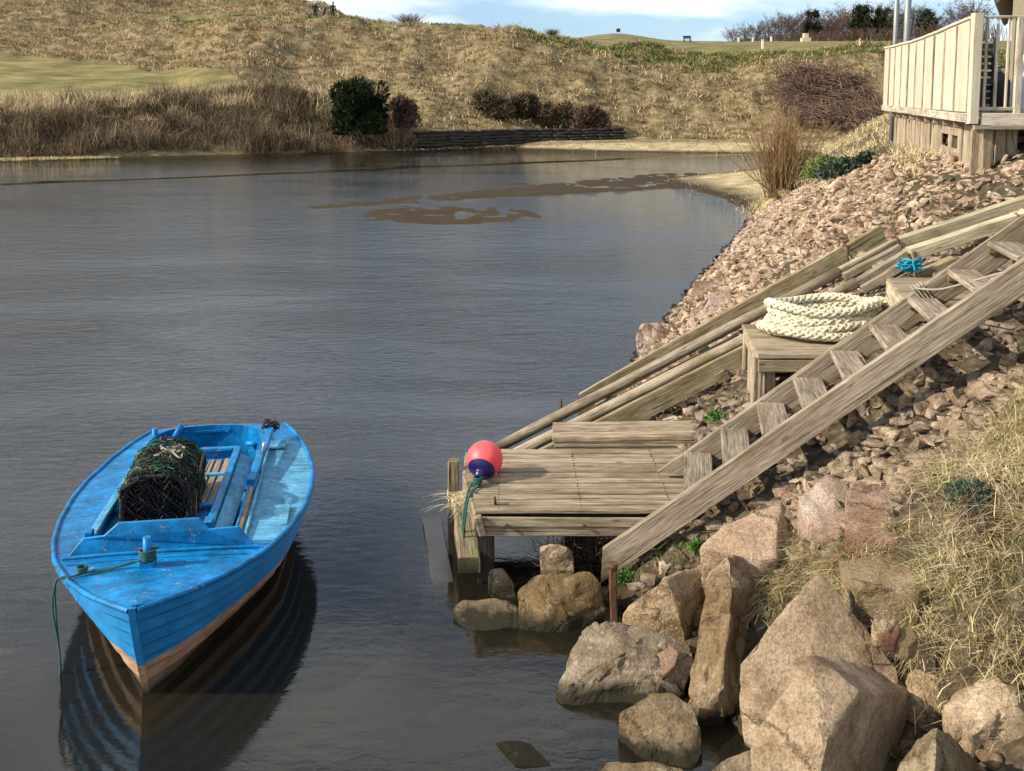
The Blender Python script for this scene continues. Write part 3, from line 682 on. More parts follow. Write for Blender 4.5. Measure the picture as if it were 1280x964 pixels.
def on_deck():
    # dark slatted chair just behind the railing
    b = py(1224, 134, 12.4); b.z = 3.3
    t = thing('slatted_chair', b, 'dark slatted garden chair just behind the deck corner post', 'chair')
    for k in range(9): box('back_slat', (b.x, b.y+.05, 3.42+k*.085), (.3, .03, .06), M_BLACK, t)
    box('seat', (b.x, b.y-.2, 3.66), (.34, .4, .05), M_BLACK, t)
    for sx in (-1, 1):
        for dy in (-.38, .02): plank('leg', (b.x+sx*.16, b.y+dy, 3.3), (b.x+sx*.16, b.y+dy, 3.66 if dy < 0 else 4.2), .035, .035, M_BLACK, t, up=(0, 1, 0))
    def bottle(px, r, h, mat, label, yy):
        c = py(px, 130, yy); t = thing('gas_bottle', (c.x, c.y, 3.3), label, 'gas bottle')
        prof = [(0, 0), (r*.9, 0), (r, .05), (r, h-.16), (r*.85, h-.07), (r*.4, h), (0, h)]
        bm = bmesh.new(); n = 20; rings = []
        for (rr, z) in prof: rings.append([bm.verts.new((max(rr, .001)*math.cos(2*math.pi*k/n), max(rr, .001)*math.sin(2*math.pi*k/n), z)) for k in range(n)])
        for a, b_ in zip(rings, rings[1:]):
            for k in range(n): bm.faces.new((a[k], a[(k+1) % n], b_[(k+1) % n], b_[k]))
        me = bpy.data.meshes.new('bottle_body'); bm.to_mesh(me); bm.free()
        for p in me.polygons: p.use_smooth = True
        link('bottle_body', me, mat, t, local=Matrix.Identity(4))
        tubes('collar', [[(r*.5*math.cos(a), r*.5*math.sin(a), h+.06) for a in np.linspace(0, 6.2832, 16)]], .012, mat, t, n=6)
        cyl('valve', (0, 0, h-.01), (0, 0, h+.07), .022, M_GREYC, t, local=True)
    bottle(1237, .07, .42, M_GREYC, 'silver grey gas bottle standing beside the black one on the deck', 12.8)
    bottle(1248, .095, .5, M_BLACK, 'tall black gas bottle behind the pale railing post', 13.0)
    # white hull of a small upturned boat
    c = py(1290, 130, 12.6); t = thing('white_dinghy', (c.x, c.y, 3.3), 'white dinghy hull standing upright on the deck at the right edge', 'dinghy')
    bm = bmesh.new(); rows = []
    for i in range(9):
        z = i*.11; q = (1-(i/8)**2.2); w_ = .30*q+.005
        rows.append([bm.verts.new((w_*math.cos(a)*1.0, -.2*q*math.sin(a)**.8 if 0 < a < math.pi else 0, z)) for a in np.linspace(0.0, math.pi, 12)])
    for a, b_ in zip(rows, rows[1:]):
        for k in range(11): bm.faces.new((a[k], a[k+1], b_[k+1], b_[k]))
    bmesh.ops.solidify(bm, geom=bm.faces[:], thickness=.015)
    me = bpy.data.meshes.new('hull'); bm.to_mesh(me); bm.free()
    for p in me.polygons: p.use_smooth = True
    link('hull', me, M_WHITE, t, local=Matrix.Identity(4))
    tubes('gunwale', [[(.305*(1-(i/8)**2.2), -.0, i*.11) for i in range(9)], [(-.305*(1-(i/8)**2.2), -.0, i*.11) for i in range(9)]], .014, M_WHITE, t, n=6)
    # pile of reddish stones seen through the railing
    for k, (px, pv, s) in enumerate([(1234, 72, .1), (1243, 70, .12), (1237, 60, .09), (1247, 62, .1), (1241, 52, .08)]):
        pass
    # cottage gable
    t = thing('cottage', (12.2, 22, 2.9), 'cream rendered cottage gable with dark window at the top right corner', 'cottage')
    pts = [(10.85, 22, 2.8), (16.5, 22, 2.8), (16.5, 22, 5.6), (13.6, 22, 8.2), (10.85, 22, 5.6)]
    o = poly_prism('gable_wall', [Vector(p) for p in pts], (3.7, 7, 0), M_RENDER, t, local=False, bev=0); o.matrix_basis = PM[t.name].inverted()
    for a, b_ in (((10.65, 5.45), (13.6, 8.3)), ((16.7, 5.45), (13.6, 8.3))):
        o = plank('roof_slope', ((a[0]+b_[0])/2-.0, 21.8, (a[1]+b_[1])/2+.06), ((a[0]+b_[0])/2+3.8, 29.2, (a[1]+b_[1])/2+.06), math.hypot(a[0]-b_[0], a[1]-b_[1])+.1, .1, M_ROOF, t, up=Vector(((a[1]-b_[1])*(1 if a[0] < b_[0] else -1)*-1*-1, 0, abs(a[0]-b_[0]))))
    w = box('window', (11.75, 21.97, 4.75), (.95, .06, 1.5), M_RAILW, t)
    PM[w.name] = PM[t.name] @ w.matrix_basis
    for i in (0, 1): box('pane', (11.53+.44*i, 21.93, 4.75), (.38, .03, 1.36), M_GLASS, w)
    box('window_sill', (11.75, 21.9, 3.96), (1.1, .14, .07), M_RENDER, t)
    # two galvanised poles behind the panel
    for px, lb in ((1117, 'slimmer galvanised pole rising behind the low end of the deck panel'), (1131, 'right galvanised pole of the pair behind the deck panel, with brackets')):
        c = py(px, 100, 19.6 if px < 1120 else 18.9); zt = 7.0
        t = thing('metal_pole', (c.x, c.y, 2.8), lb, 'pole', 'pair of galvanised poles behind the deck')
        cyl('pole_shaft', (0, 0, -.8), (0, 0, 4.4), .048 if px < 1120 else .06, M_STEEL, t, local=True)
        for z in (1.75, 2.25): cyl('bracket', (-.02, -.0, z), (.16, 0, z), .022, M_STEEL, t, local=True, n=8)
on_deck()

# ------------------------------------------------------------ landing platform, stairs, slipway, bench
def platform():
    t = thing('landing_platform', (.7, 7.6, 0), 'low weathered timber landing platform of grooved planks at the water edge', 'landing stage')
    n = 12; y0, y1 = 6.86, 8.12
    for k in range(n):
        y = y0+(k+.5)*(y1-y0)/n; xl = -.245-.125*min(1, (y-y0)/.75)+random.uniform(-.012, .012)
        plank('deck_plank', (xl, y, .532+random.uniform(-.006, .006)), (1.95, y+random.uniform(-.006, .006), .536+random.uniform(-.003, .003)), (y1-y0)/n-.02, .036, M_WOODG, t, jit=.003, seg=8, ch=.009)
    for k in range(3):
        y = 8.2+k*.135; plank('upper_step_plank', (.34+.01*k, y, .62), (2.0, y+.03, .63), .128, .045, M_WOODG, t, jit=.002, seg=6)
    plank('step_riser', (.36, 8.155, .55), (2.0, 8.165, .555), .1, .02, M_WOODG, t, up=(0, -1, 0))
    plank('fascia_board', (-.215, 6.835, .478), (1.15, 6.83, .478), .066, .03, M_WOOD, t, up=(0, -1, 0))
    plank('fascia_board', (-.205, 6.845, .405), (1.1, 6.84, .405), .068, .03, M_WOOD, t, up=(0, -1, 0))
    plank('side_board', (-.255, 6.88, .45), (-.375, 7.6, .46), .13, .03, M_WOOD, t, up=(-1, -.17, 0))
    plank('side_board', (-.375, 7.62, .46), (-.375, 8.1, .46), .13, .03, M_WOOD, t, up=(-1, 0, 0))
    for x, y in ((-.19, 6.95), (-.3, 8.0), (.55, 7.1), (.5, 8.0), (1.2, 7.1), (1.25, 8.0)):
        plank('pile', (x, y, -.9), (x, y, .5), .12, .12, M_DARKW, t, up=(0, 1, 0))
    for y in (7.0, 7.5, 8.0): plank('joist', (-.28, y, .44), (1.9, y, .44), .06, .14, M_DARKW, t)
    for k in range(n):
        y = y0+(k+.5)*(y1-y0)/n
        for x in (-.1, .5, 1.15):
            for dy in (-.022, .022): cyl('nail', (x+random.uniform(-.012, .012), y+dy, .548), (x, y+dy, .5555), .0055, M_RUST, t, n=6)
    p = plank('corner_post', (-.475, 7.72, -.6), (-.47, 7.72, .60), .085, .09, M_MOSSY, t, up=(0, 1, 0))
    plank('corner_post', (-.21, 6.83, .39), (-.245, 6.80, .53), .05, .045, M_WOOD, t, up=(0, 1, 0))
    for k in range(3): cyl('bolt', (-.04+.55*k, 6.80, .46), (-.04+.55*k, 6.83, .46), .012, M_RUST, t, n=8)
    cyl('bolt', (-.12, 6.97, .55), (-.125, 6.96, .61), .01, M_RUST, t, n=8)
platform()
def loose_timbers():
    # squared beam end jutting out at the corner
    t = thing('beam_end', (-.42, 7.0, 0), 'squared mossy beam end jutting from the platform corner under a wisp of straw', 'beam')
    a = pz(577, 622, .36); b = pz(587, 697, .22)
    plank('beam', a+Vector((0, .1, -.06)), b+Vector((0, 0, -.06)), .155, .14, M_MOSSY, t, jit=.006, ch=.012)
    plank('brace', (-.44, 7.35, -.7), (-.44, 7.35, .3), .1, .1, M_DARKW, t, up=(0, 1, 0))
    a = pz(540, 648, .035); b = pz(560, 765, -.03)
    o = plank('sunken_plank', a, b, .155, .03, M_DARKW, None, jit=.003)
    o.data.materials.clear(); o.data.materials.append(plain('wet_slate_grey_board', (.04, .037, .032), .3, .5, .3, 6))
    tag(o, 'long wet grey board lying half under water beside the platform corner', 'board')
    # straw wisps
    N = 130; c = pz(575, 625, .42); roots = np.array([[c.x+random.uniform(-.1, .14), c.y+random.uniform(-.05, .12), c.z+random.uniform(-.05, .03)] for _ in range(N)])
    an = RNG.uniform(0, 6.28, N)
    tag(blades('straw_wisp', roots, RNG.uniform(.12, .3, N), .006, np.stack([np.cos(an), np.sin(an)], 1)*RNG.uniform(.6, 1.3, (N, 1)), M_STRAW, tint=RNG.uniform(.6, 1, N), up=.3),
        'tangle of pale dry straw caught on the beam end below the buoy', 'straw', kind='stuff')
    # small stake
    t = thing('stake', (.8, 6.2, 0), 'thin rusty upright stake between the boulders below the stair foot', 'stake')
    b = pz(768, 766, .08); tp = py(766, 706, b.y)
    plank('stake_shaft', b-Vector((0, 0, .2)), tp, .05, .035, M_RUST, t, up=(0, 1, 0), jit=.004, ch=.008)
    cyl('stake_cap', tp-Vector((0, 0, .02)), tp+Vector((0, 0, .012)), .034, M_RUST, t, n=8)
loose_timbers()

def stairs():
    t = thing('staircase', (.7, 7.1, .3), 'open weathered timber staircase climbing the bank from the platform', 'staircase')
    ex, ey = Vector((.987, -.158, 0)), Vector((.158, .987, 0)); O = Vector((1.01, 6.72, 0)); SL = .80
    def S(x, y, z): return O+ex*x+ey*y+Vector((0, 0, z))
    d = (ex+Vector((0, 0, SL))).normalized(); up = ey.cross(d)*-1
    if up.z < 0: up = -up
    near = lambda x: S(x, 0, .612+SL*x)-up*.096
    plank('stringer', near(-.50), near(4.0), .055, .19, M_STAIR, t, up=up, seg=10, jit=.004, ends=(.16, 0))
    farp = lambda x: S(x, .755, .612+SL*x)
    plank('stringer', farp(.16)-up*.095, farp(4.0)-up*.095, .05, .2, M_STAIR, t, up=up, seg=10, jit=.004, ends=(-.21, 0))
    for k in range(13):
        x = .30+k*.2625; z = .612+SL*x-.092
        plank('tread', S(x-.012, .032, z+random.uniform(-.004, .004)), S(x+.004, .728, z+random.uniform(-.004, .004)), .205+random.uniform(-.01, .01), .04, M_STAIR, t, jit=.002, ch=.008)
        plank('cleat', S(x-.09, .715, z-.045), S(x+.09, .715, z-.04), .025, .04, M_MOSSY, t)
        plank('tread_back', S(x+.075, .035, z-.075), S(x+.085, .72, z-.075), .1, .022, M_MOSSY, t, up=-ex)
    a = py(900, 612, 6.70)
    cyl('bolt', a, a-Vector((0, .05, 0)), .03, M_RUST, t, n=8); cyl('bolt', a+Vector((.05, 0, -.02)), a+Vector((.05, -.045, -.02)), .022, M_RUST, t, n=8)
    for u, v in ((1120, 478), (1205, 425), (1025, 545), (1035, 537), (1010, 553)):
        a = py(u, v, 6.67-.16*((u-820)/180.)); cyl('nail', a, a-Vector((0, .02, 0)), .009, M_RUST, t, n=6)
    c = farp(1.83); loops = []
    for k in range(4):
        o = ex*.02*k+Vector((0, 0, .012*k))
        lp = [c+o+up*.02-ey*.035, c+o+up*.02+ey*.035, c+o-up*.22+ey*.035, c+o-up*.22-ey*.04, c+o+up*.02-ey*.035]
        loops.append(spline(lp, 26))
    loops.append(spline([c-ey*.03+Vector((0, 0, .03)), c+ex*.12-ey*.2+Vector((0, 0, .06)), c+ex*.26-ey*.42+Vector((0, 0, .16)), c+ex*.42-ey*.66+Vector((0, 0, .28))], 26))
    tag(tubes('twine', np.array(loops), .0075, M_TWINE, None, n=5), 'grey twine wound round the far stair stringer beside the rope coil', 'twine')
stairs()

def slipway():
    t = thing('boat_slipway', (.0, 9.3, 0), 'timber boat slipway of two worn round rails and side planks running up the bank', 'slipway')
    y = 9.56
    B = [(-.30, .0-.05), (-.12, .05), (.32, .28), (2.26, 1.36), (3.17, 1.815)]
    plank('rail', (-.35, y, -.07), (3.17, y, 1.80), .11, .105, M_RAIL, t, rnd=True, seg=10, jit=.004, label='worn rounded lower length of the outer rail')
    plank('rail', (3.18, y, 1.80), (3.71, y, 2.085), .085, .08, M_RAIL, t, seg=4)
    plank('rail', (3.18, y-.11, 1.77), (3.71, y-.11, 2.05), .07, .07, M_RAIL, t, seg=4)
    plank('rail', (3.72, y, 2.075), (5.7, y+.05, 2.72), .12, .11, M_NEW, t, seg=6, label='newer pale square upper length of the outer rail')
    y2 = 8.96
    plank('rail', (-.05, y2, .15), (3.13, y2, 1.80), .11, .105, M_RAIL, t, rnd=True, seg=10, jit=.004, label='worn rounded lower length of the inner rail')
    plank('rail', (3.14, y2, 1.79), (3.58, y2, 2.06), .09, .09, M_RAIL, t, seg=4)
    plank('rail', (3.15, y2-.11, 1.76), (3.56, y2-.11, 2.02), .06, .07, M_RAIL, t, seg=4)
    plank('rail', (3.6, y2, 2.07), (5.5, y2+.05, 2.68), .12, .11, M_NEW, t, seg=6, label='newer pale square upper length of the inner rail')
    d = Vector((1, 0, .545)).normalized(); upv = Vector((-d.z, 0, d.x))
    plank('side_plank', (.25, 8.86, .16), (2.9, 8.86, 1.56), .05, .2, M_MOSSY, t, up=upv, seg=8)
    plank('side_plank', (.4, 9.46, .2), (2.2, 9.46, 1.17), .04, .09, M_DARKW, t, up=upv, seg=6)
    d = Vector((1, 0, .58)).normalized(); upv = Vector((-d.z, 0, d.x))
    plank('outer_plank', Vector((.58, 9.98, .40))-upv*.1, Vector((3.33, 9.98, 1.99))-upv*.1, .05, .2, M_MOSSY, t, up=upv, seg=9, jit=.004, ends=(.12, 0))
    plank('outer_plank', Vector((3.35, 9.98, 2.0))-upv*.1, Vector((3.68, 9.98, 2.21))-upv*.11, .06, .19, M_MOSSY, t, up=upv, seg=3)
    for x, z in ((.9, .42), (1.9, .97), (2.9, 1.5), (3.5, 1.86), (4.3, 2.15)):
        plank('cross_tie', (x, 8.8, z), (x, 10.05 if x < 4 else 9.7, z+.02), .12, .09, M_MOSSY, t, up=upv)
    # rusty straps
    for (x, yy, z) in ((3.70, 9.56, 2.07), (3.62, 8.96, 2.04), (4.55, 8.96, 2.36), (.5, 9.98, .32), (3.36, 9.98, 1.93)):
        s = .08
        tubes('iron_strap', [[Vector((x, yy-s, z-.16)), Vector((x, yy-s*.95, z+.05)), Vector((x, yy, z+.075)), Vector((x, yy+s*.95, z+.05)), Vector((x, yy+s, z-.1))]], .013, M_RUST, t, n=4, local=False).matrix_basis = PM[t.name].inverted()
    # wooden wedge blocks under the upper rails
    plank('block', (3.62, 8.8, 1.85), (3.95, 8.8, 2.0), .12, .16, M_MOSSY, t, up=upv)
    plank('block', (4.5, 8.85, 2.17), (4.7, 8.85, 2.27), .1, .16, M_DARKW, t, up=upv)
    c = Vector((3.52, 8.72, 2.02)); cr = []
    for k in range(9):
        cr.append(spline([c+Vector((random.uniform(-.13, .11), random.uniform(-.05, .05), random.uniform(-.07, .05))) for _ in range(6)], 20))
    tag(tubes('blue_rope_knot', np.array(cr), .011, M_BROPE, None, n=5), 'small bundle of bright blue rope tucked against the slipway block', 'rope')
slipway()

def benches():
    zt = 1.45
    A, Bq = pz(929, 405, zt), pz(946, 443, zt)
    x0f, x0b, yf, yb = Bq.x, A.x, Bq.y, A.y
    t = thing('work_bench', (2.3, 8.0, .9), 'square plank topped timber bench carrying the coil of rope', 'bench')
    n = 6
    for k in range(n):
        f0, f1 = k/n, (k+1)/n; f = (f0+f1)/2
        plank('top_plank', (x0f+(x0b-x0f)*f, yf+(yb-yf)*f, zt-.02), (3.3, yf+(yb-yf)*f, zt-.02), (yb-yf)/n-.01, .04, M_WOODG, t)
    plank('apron', (x0f+.02, yf+.02, zt-.1), (3.0, yf+.02, zt-.1), .025, .1, M_WOODG, t)
    plank('apron', (x0f+.02, yf+.05, zt-.1), (x0b+.02, yb-.03, zt-.1), .025, .1, M_WOODG, t)
    for (x, y) in ((x0f+.03, yf+.05), (x0f+.12, yf+.08), (x0b+.04, yb-.06), (2.95, yf+.06), (2.95, yb-.06)):
        plank('leg', (x, y, tz(x, y)-.2), (x, y, zt-.04), .1, .05, M_WOODG, t, up=(0, 1, 0))
    for k in range(2):
        yy = yf+.22+.26*k; x = x0f+(x0b-x0f)*((yy-yf)/(yb-yf))+.02; plank('side_board', (x, yy, tz(x, yy)-.1), (x, yy, zt-.04), .22, .025, M_WOODG, t, up=(-1, 0, 0))
    # second, higher box
    a = pz(1112, 347, 1.92); b = pz(1180, 347, 1.92); c = pz(1127, 372, 1.92)
    t = thing('timber_step_box', (3.3, 8.3, 1.6), 'second smaller timber box step behind the stairs, right of the rope coil', 'box')
    n = 5
    for k in range(n):
        f = (k+.5)/n; plank('top_plank', (a.x+(c.x-a.x)*f, a.y+(c.y-a.y)*f, 1.90), (4.3, a.y+(c.y-a.y)*f, 1.90), abs(a.y-c.y)/n-.008, .04, M_WOODG, t)
    plank('side_board', (a.x-.01, a.y, 1.81), (c.x-.01, c.y, 1.81), .16, .03, M_NEW, t, up=(-1, -.2, 0))
    plank('side_board', (c.x, c.y-.01, 1.81), (4.25, c.y-.01, 1.81), .16, .03, M_WOODG, t, up=(0, -1, 0))
    plank('leg', (c.x+.03, c.y+.05, 1.1), (c.x+.03, c.y+.05, 1.84), .07, .07, M_WOODG, t, up=(0, 1, 0)); plank('leg', (a.x+.04, a.y-.05, 1.0), (a.x+.04, a.y-.05, 1.84), .07, .07, M_WOODG, t, up=(0, 1, 0))
    plank('leg', (4.2, c.y+.05, 1.3), (4.2, c.y+.05, 1.84), .07, .07, M_WOODG, t, up=(0, 1, 0)); plank('leg', (4.2, a.y-.05, 1.3), (4.2, a.y-.05, 1.84), .07, .07, M_WOODG, t, up=(0, 1, 0))
    # plaited rope coil
    cx, cy = 2.67, 8.46; path = []
    tr_ = [(.54, .38, 0, 0, 0), (.50, .37, .045, .01, .01), (.40, .30, .0, -.02, 0), (.50, .33, .085, .0, -.02), (.33, .24, .02, -.04, .01), (.44, .32, .12, .03, .0), (.38, .27, .09, -.05, .02), (.27, .18, .05, -.05, 0), (.46, .30, .155, -.01, -.01), (.42, .30, .17, .03, .0)]
    T = (len(tr_)-1)*36
    for i in range(T):
        tn = i/36; k = int(tn); f = tn-k; f = f*f*(3-2*f); q = [u_*(1-f)+v_*f for u_, v_ in zip(tr_[k], tr_[k+1])]; a = 2*math.pi*i/36
        path.append((cx+q[3]+q[0]*math.cos(a+.6)+.012*math.sin(3*a+tn*2), cy+q[4]+q[1]*math.sin(a+.6)+.012*math.cos(2*a+tn*3), zt+.042+q[2]*1.35+.02*math.sin(2*a+tn*4)))
    path += [(cx+.60, cy+.15, zt+.26), (cx+.72, cy-.02, zt+.2), (cx+.66, cy-.12, zt+.13)]
    P = spline(path, 1500)
    Tn = np.gradient(P, axis=0); Tn /= np.linalg.norm(Tn, axis=1, keepdims=True)
    A_ = np.cross(Tn, (0, 0, 1)); A_ /= np.linalg.norm(A_, axis=1, keepdims=True); B_ = np.cross(A_, Tn)
    s = np.concatenate([[0], np.cumsum(np.linalg.norm(np.diff(P, axis=0), axis=1))])
    st = []
    for hand in (1, -1):
        for k in range(4):
            ph = hand*(2*np.pi*s/.26)+k*np.pi/2
            rr = .0255+.0055*np.cos(4*(2*np.pi*s/.26)+hand*np.pi/2*0+ (0 if hand > 0 else np.pi)+k*0)
            st.append(P+A_*(rr*np.cos(ph))[:, None]*1.1+B_*(rr*np.sin(ph))[:, None])
    V1, F1 = tubes_geo(np.array(st), .0132, 5); V2, F2 = tubes_geo(P[None], .0235, 8)
    o = link('rope_coil', npmesh('rope_coil', np.vstack([V1, V2]), np.vstack([F1, F2+len(V1)]), None, True), M_ROPEW)
    tag(o, 'thick cream plaited mooring rope coiled in a heap on the timber bench', 'rope')
    # few grass stalks by bench
benches()

# ------------------------------------------------------------ buoy
def buoy():
    c = pz(606, 571, .74); r = .141; c.z = .552+r; c.y = 7.5; c.x = py(606, 571, 7.5).x
    ax = (Vector((-.22, -.86, -.42))).normalized()
    t = thing('buoy', (c.x, c.y, .552), 'round fluorescent pink buoy with a navy blue cap at the platform corner', 'buoy')
    q = ax.to_track_quat('Z', 'Y').to_matrix().to_4x4(); q.translation = c
    bm = bmesh.new(); bmesh.ops.create_uvsphere(bm, u_segments=32, v_segments=22, radius=r)
    for v in bm.verts:
        if v.co.z > 0: v.co.z *= 1.06
    for f in bm.faces: f.smooth = True
    me = bpy.data.meshes.new('float_body'); bm.to_mesh(me); bm.free(); link('float_body', me, M_BUOY, t, world=q)
    prof = []
    for a in np.linspace(.84, .3, 8): prof.append((math.sin(a)*(r+.004), math.cos(a)*(r*1.06+.004)))
    prof += [(.035, r+.02), (.034, r+.055), (.012, r+.06), (.001, r+.06)]
    bm = bmesh.new(); n = 24; rings = [[bm.verts.new((a*math.cos(2*math.pi*k/n), a*math.sin(2*math.pi*k/n), z)) for k in range(n)] for a, z in prof]
    for a, b_ in zip(rings, rings[1:]):
        for k in range(n): bm.faces.new((a[k], a[(k+1) % n], b_[(k+1) % n], b_[k]))
    for f in bm.faces: f.smooth = True
    me = bpy.data.meshes.new('cap'); bm.to_mesh(me); bm.free(); link('cap', me, M_NAVY, t, world=q)
    ring = [[(.034*math.cos(a)+.0, .006, r+.05+.034*math.sin(a)) for a in np.linspace(0, 6.2832, 18)]]
    o = tubes('eye_ring', ring, .008, M_NAVY, t, n=6); o.matrix_basis = PM[t.name].inverted() @ q
    e = q @ Vector((0, 0, r+.075))
    lines = [spline([e, e+Vector((-.03, -.05, -.03)), Vector((-.30, 7.3, .575)), Vector((-.33, 7.18, .55)), Vector((-.36, 7.12, .38)), Vector((-.37, 7.1, .1))], 40),
             spline([e, e+Vector((.02, -.03, -.04)), Vector((-.26, 7.25, .57)), Vector((-.32, 7.12, .54)), Vector((-.345, 7.05, .40)), Vector((-.36, 7.05, .2))], 40)]
    for k in range(4):
        a0 = e+Vector((0, 0, 0)); lines.append(spline([a0+Vector((.03*math.cos(g+k), .03*math.sin(g+k), .012*k-.02)) for g in np.linspace(0, 6.28, 7)], 40))
    tag(tubes('buoy_line', np.array(lines), .0085, M_GROPE, None, n=5), 'thin green line knotted to the buoy and hanging over the platform edge', 'rope')
buoy()

# ------------------------------------------------------------ blue boat
BO = Matrix.Translation((-2.12, 5.30, 0)) @ Matrix.Rotation(math.atan2(.1433, .9897), 4, 'Z')
Bs = np.array([(0, 0.012), (.12, .15), (.25, .285), (.5, .475), (.85, .655), (1.2, .765), (1.6, .84), (2.0, .87), (2.4, .855), (2.8, .785), (3.15, .68), (3.42, .56)])
def Bw(s): return float(np.interp(s, Bs[:, 0], Bs[:, 1]))
def Zs(s): return float(np.interp(s, [0, .4, .8, 1.7, 2.6, 3.42], [.635, .595, .56, .51, .505, .545]))
def boat():
    t = bpy.data.objects.new('rowing_boat', None); COL.objects.link(t); t.matrix_basis = BO; PM[t.name] = BO
    tag(t, 'small blue clinker built boat with a brown bottom afloat at the left', 'boat')
    I = Matrix.Identity(4); LE = 3.42; KZ = -.22
    def hp(S, q, out=0.0):
        """S 0..1 along, q 1 at sheer .. 0 at keel"""
        s_sh = S*LE; zt = Zs(s_sh); z = KZ+(zt-KZ)*q
        st = .36*(1-q)**1.15; en = LE-.16*(1-q)
        s = st+S*(en-st)
        p = .95-.62*min(1, S/.42)**.8
        if S > .75: p += .12*(S-.75)/.25
        w = Bw(s_sh)*(q**p if q > 0 else 0)
        return (w+out*min(1, S*12+.15), s, z)
    NS = 30; QN = 9
    for side in (1, -1):
        for j in range(QN):
            q1 = 1-j/QN; q0 = 1-(j+1)/QN
            V = []
            for i in range(NS+1):
                S = (i/NS)**1.25
                a = hp(S, q1, .0 if j else .004); b = hp(S, q0+(q1-q0)*.28, .036); c = hp(S, q0, .0)
                for p in (a, b, c): V.append((side*p[0], p[1], p[2]))
            Fc = []
            for i in range(NS):
                for k in (0, 1): Fc.append((i*3+k, (i+1)*3+k, (i+1)*3+k+1, i*3+k+1))
            if side < 0: Fc = [f[::-1] for f in Fc]
            link('strake', npmesh('strake', V, Fc), M_HULL, t, local=I)
    # transom
    V = [(-hp(1, q)[0], hp(1, q)[1]-.0, hp(1, q)[2]) for q in np.linspace(1, 0, 10)]+[(hp(1, q)[0], hp(1, q)[1], hp(1, q)[2]) for q in np.linspace(0, 1, 10)]
    poly_prism('transom', V, (0, -.03, 0), M_HULL, t, bev=0)
    # stem post
    st = [(0, .36*(1-q)**1.15-.018, KZ+(.66-KZ)*q) for q in np.linspace(1, 0, 12)]
    V = []; 
    for k, p in enumerate(st):
        for sx in (-.02, .02): V += [(sx, p[1], p[2]), (sx, p[1]+.06, p[2])]
    bm = bmesh.new(); vs = [bm.verts.new(v) for v in V]
    for k in range(len(st)-1):
        a = vs[k*4:k*4+4]; b = vs[k*4+4:k*4+8]
        for f in ((a[0], b[0], b[1], a[1]), (a[2], a[3], b[3], b[2]), (a[0], a[2], b[2], b[0])): bm.faces.new(f)
    bm.faces.new((vs[0], vs[1], vs[3], vs[2])); bmesh.ops.recalc_face_normals(bm, faces=bm.faces[:])
    me = bpy.data.meshes.new('stem_post'); bm.to_mesh(me); bm.free(); link('stem_post', me, M_HULL, t, local=I)
    # gunwale strips
    for side in (1, -1):
        P = []; 
        for i in range(41):
            s = LE*(i/40)**1.2; P.append((side*(Bw(s)+.006), s-.0, Zs(s)+.006))
        tubes('gunwale', [P], .017, M_BLUE, t, n=8)
    # decks: strips between outer edge and opening
    wl, wr, s0, s1 = -.53, .42, .98, 3.22
    def deckmesh(name, f_in, f_out, sa, sb, mat, n=24, th=.02):
        V = []; Fc = []
        for i in range(n+1):
            s = sa+(sb-sa)*i/n
            a, b = f_in(s), f_out(s)
            for k in range(5):
                w = a+(b-a)*k/4; V.append((w, s, Zs(s)+.004+.03*(1-(w/max(.1, Bw(s)))**2)))
        for i in range(n):
            for k in range(4): Fc.append((i*5+k, i*5+k+1, (i+1)*5+k+1, (i+1)*5+k))
        bm = bmesh.new(); vs = [bm.verts.new(v) for v in V]
        for f in Fc: bm.faces.new([vs[q] for q in f])
        bmesh.ops.recalc_face_normals(bm, faces=bm.faces[:])
        bmesh.ops.solidify(bm, geom=bm.faces[:], thickness=th)
        me = bpy.data.meshes.new(name); bm.to_mesh(me); bm.free()
        return link(name, me, mat, t, local=I)
    deckmesh('foredeck', lambda s: -Bw(s)+.004, lambda s: Bw(s)-.004, .0, s0, M_BLUE)
    deckmesh('side_deck', lambda s: -Bw(s)+.004, lambda s: wl, s0+.004, 3.0, M_BLUE)
    # starboard side deck of three lengths of plank
    for a, b in ((s0+.004, 1.5), (1.508, 2.3), (2.308, 3.0)): deckmesh('side_deck', lambda s: wr, lambda s: Bw(s)-.004, a, b, M_LBLUE, n=10)
    deckmesh('stern_deck', lambda s: -Bw(s)+.004, lambda s: wl+.25*max(0, (s-3.0)/.3), 3.004, 3.40, M_BLUE, n=8)
    deckmesh('stern_deck', lambda s: wr-.2*max(0, (s-3.0)/.3), lambda s: Bw(s)-.004, 3.004, 3.40, M_BLUE, n=8)
    deckmesh('stern_deck', lambda s: wl+.12, lambda s: wr-.12, 3.26, 3.405, M_BLUE, n=4)
    # curved stern coaming
    P = [(wl, 2.7), (wl+.02, 3.0), (wl+.13, 3.2), (wl+.35, 3.27), (wr-.35, 3.27), (wr-.13, 3.2), (wr-.02, 3.0), (wr, 2.7)]
    C = spline([(p[0], p[1], 0) for p in P], 30)
    V = []; Fc = []
    for i, p in enumerate(C):
        zt = Zs(p[1])+.075; V += [(p[0], p[1], zt), (p[0], p[1], .12), (p[0]*1.045, p[1]+.022, zt), (p[0]*1.045, p[1]+.022, .12)]
    for i in range(len(C)-1):
        a = i*4; b = a+4; Fc += [(a, b, b+1, a+1), (a+2, a+3, b+3, b+2), (a, a+2, b+2, b)]
    link('stern_coaming', npmesh('stern_coaming', V, Fc), M_BLUE, t, local=I)
    # inside of the opening
    for side in (-1, 1):
        w = wl if side < 0 else wr
        plank_l('coaming_side', (w, s0, Zs(1.2)-.12), (w, 2.72, Zs(2.6)-.12), .02, .36, M_BLUE, t)
    plank_l('bulkhead', (wl, s0+.0, .36), (wr, s0+.0, .36), .02, .4, M_BLUE, t)
    box('sole', (-.055, 2.25, .13), (.9, 1.9, .02), M_LBLUE, t, local=True)
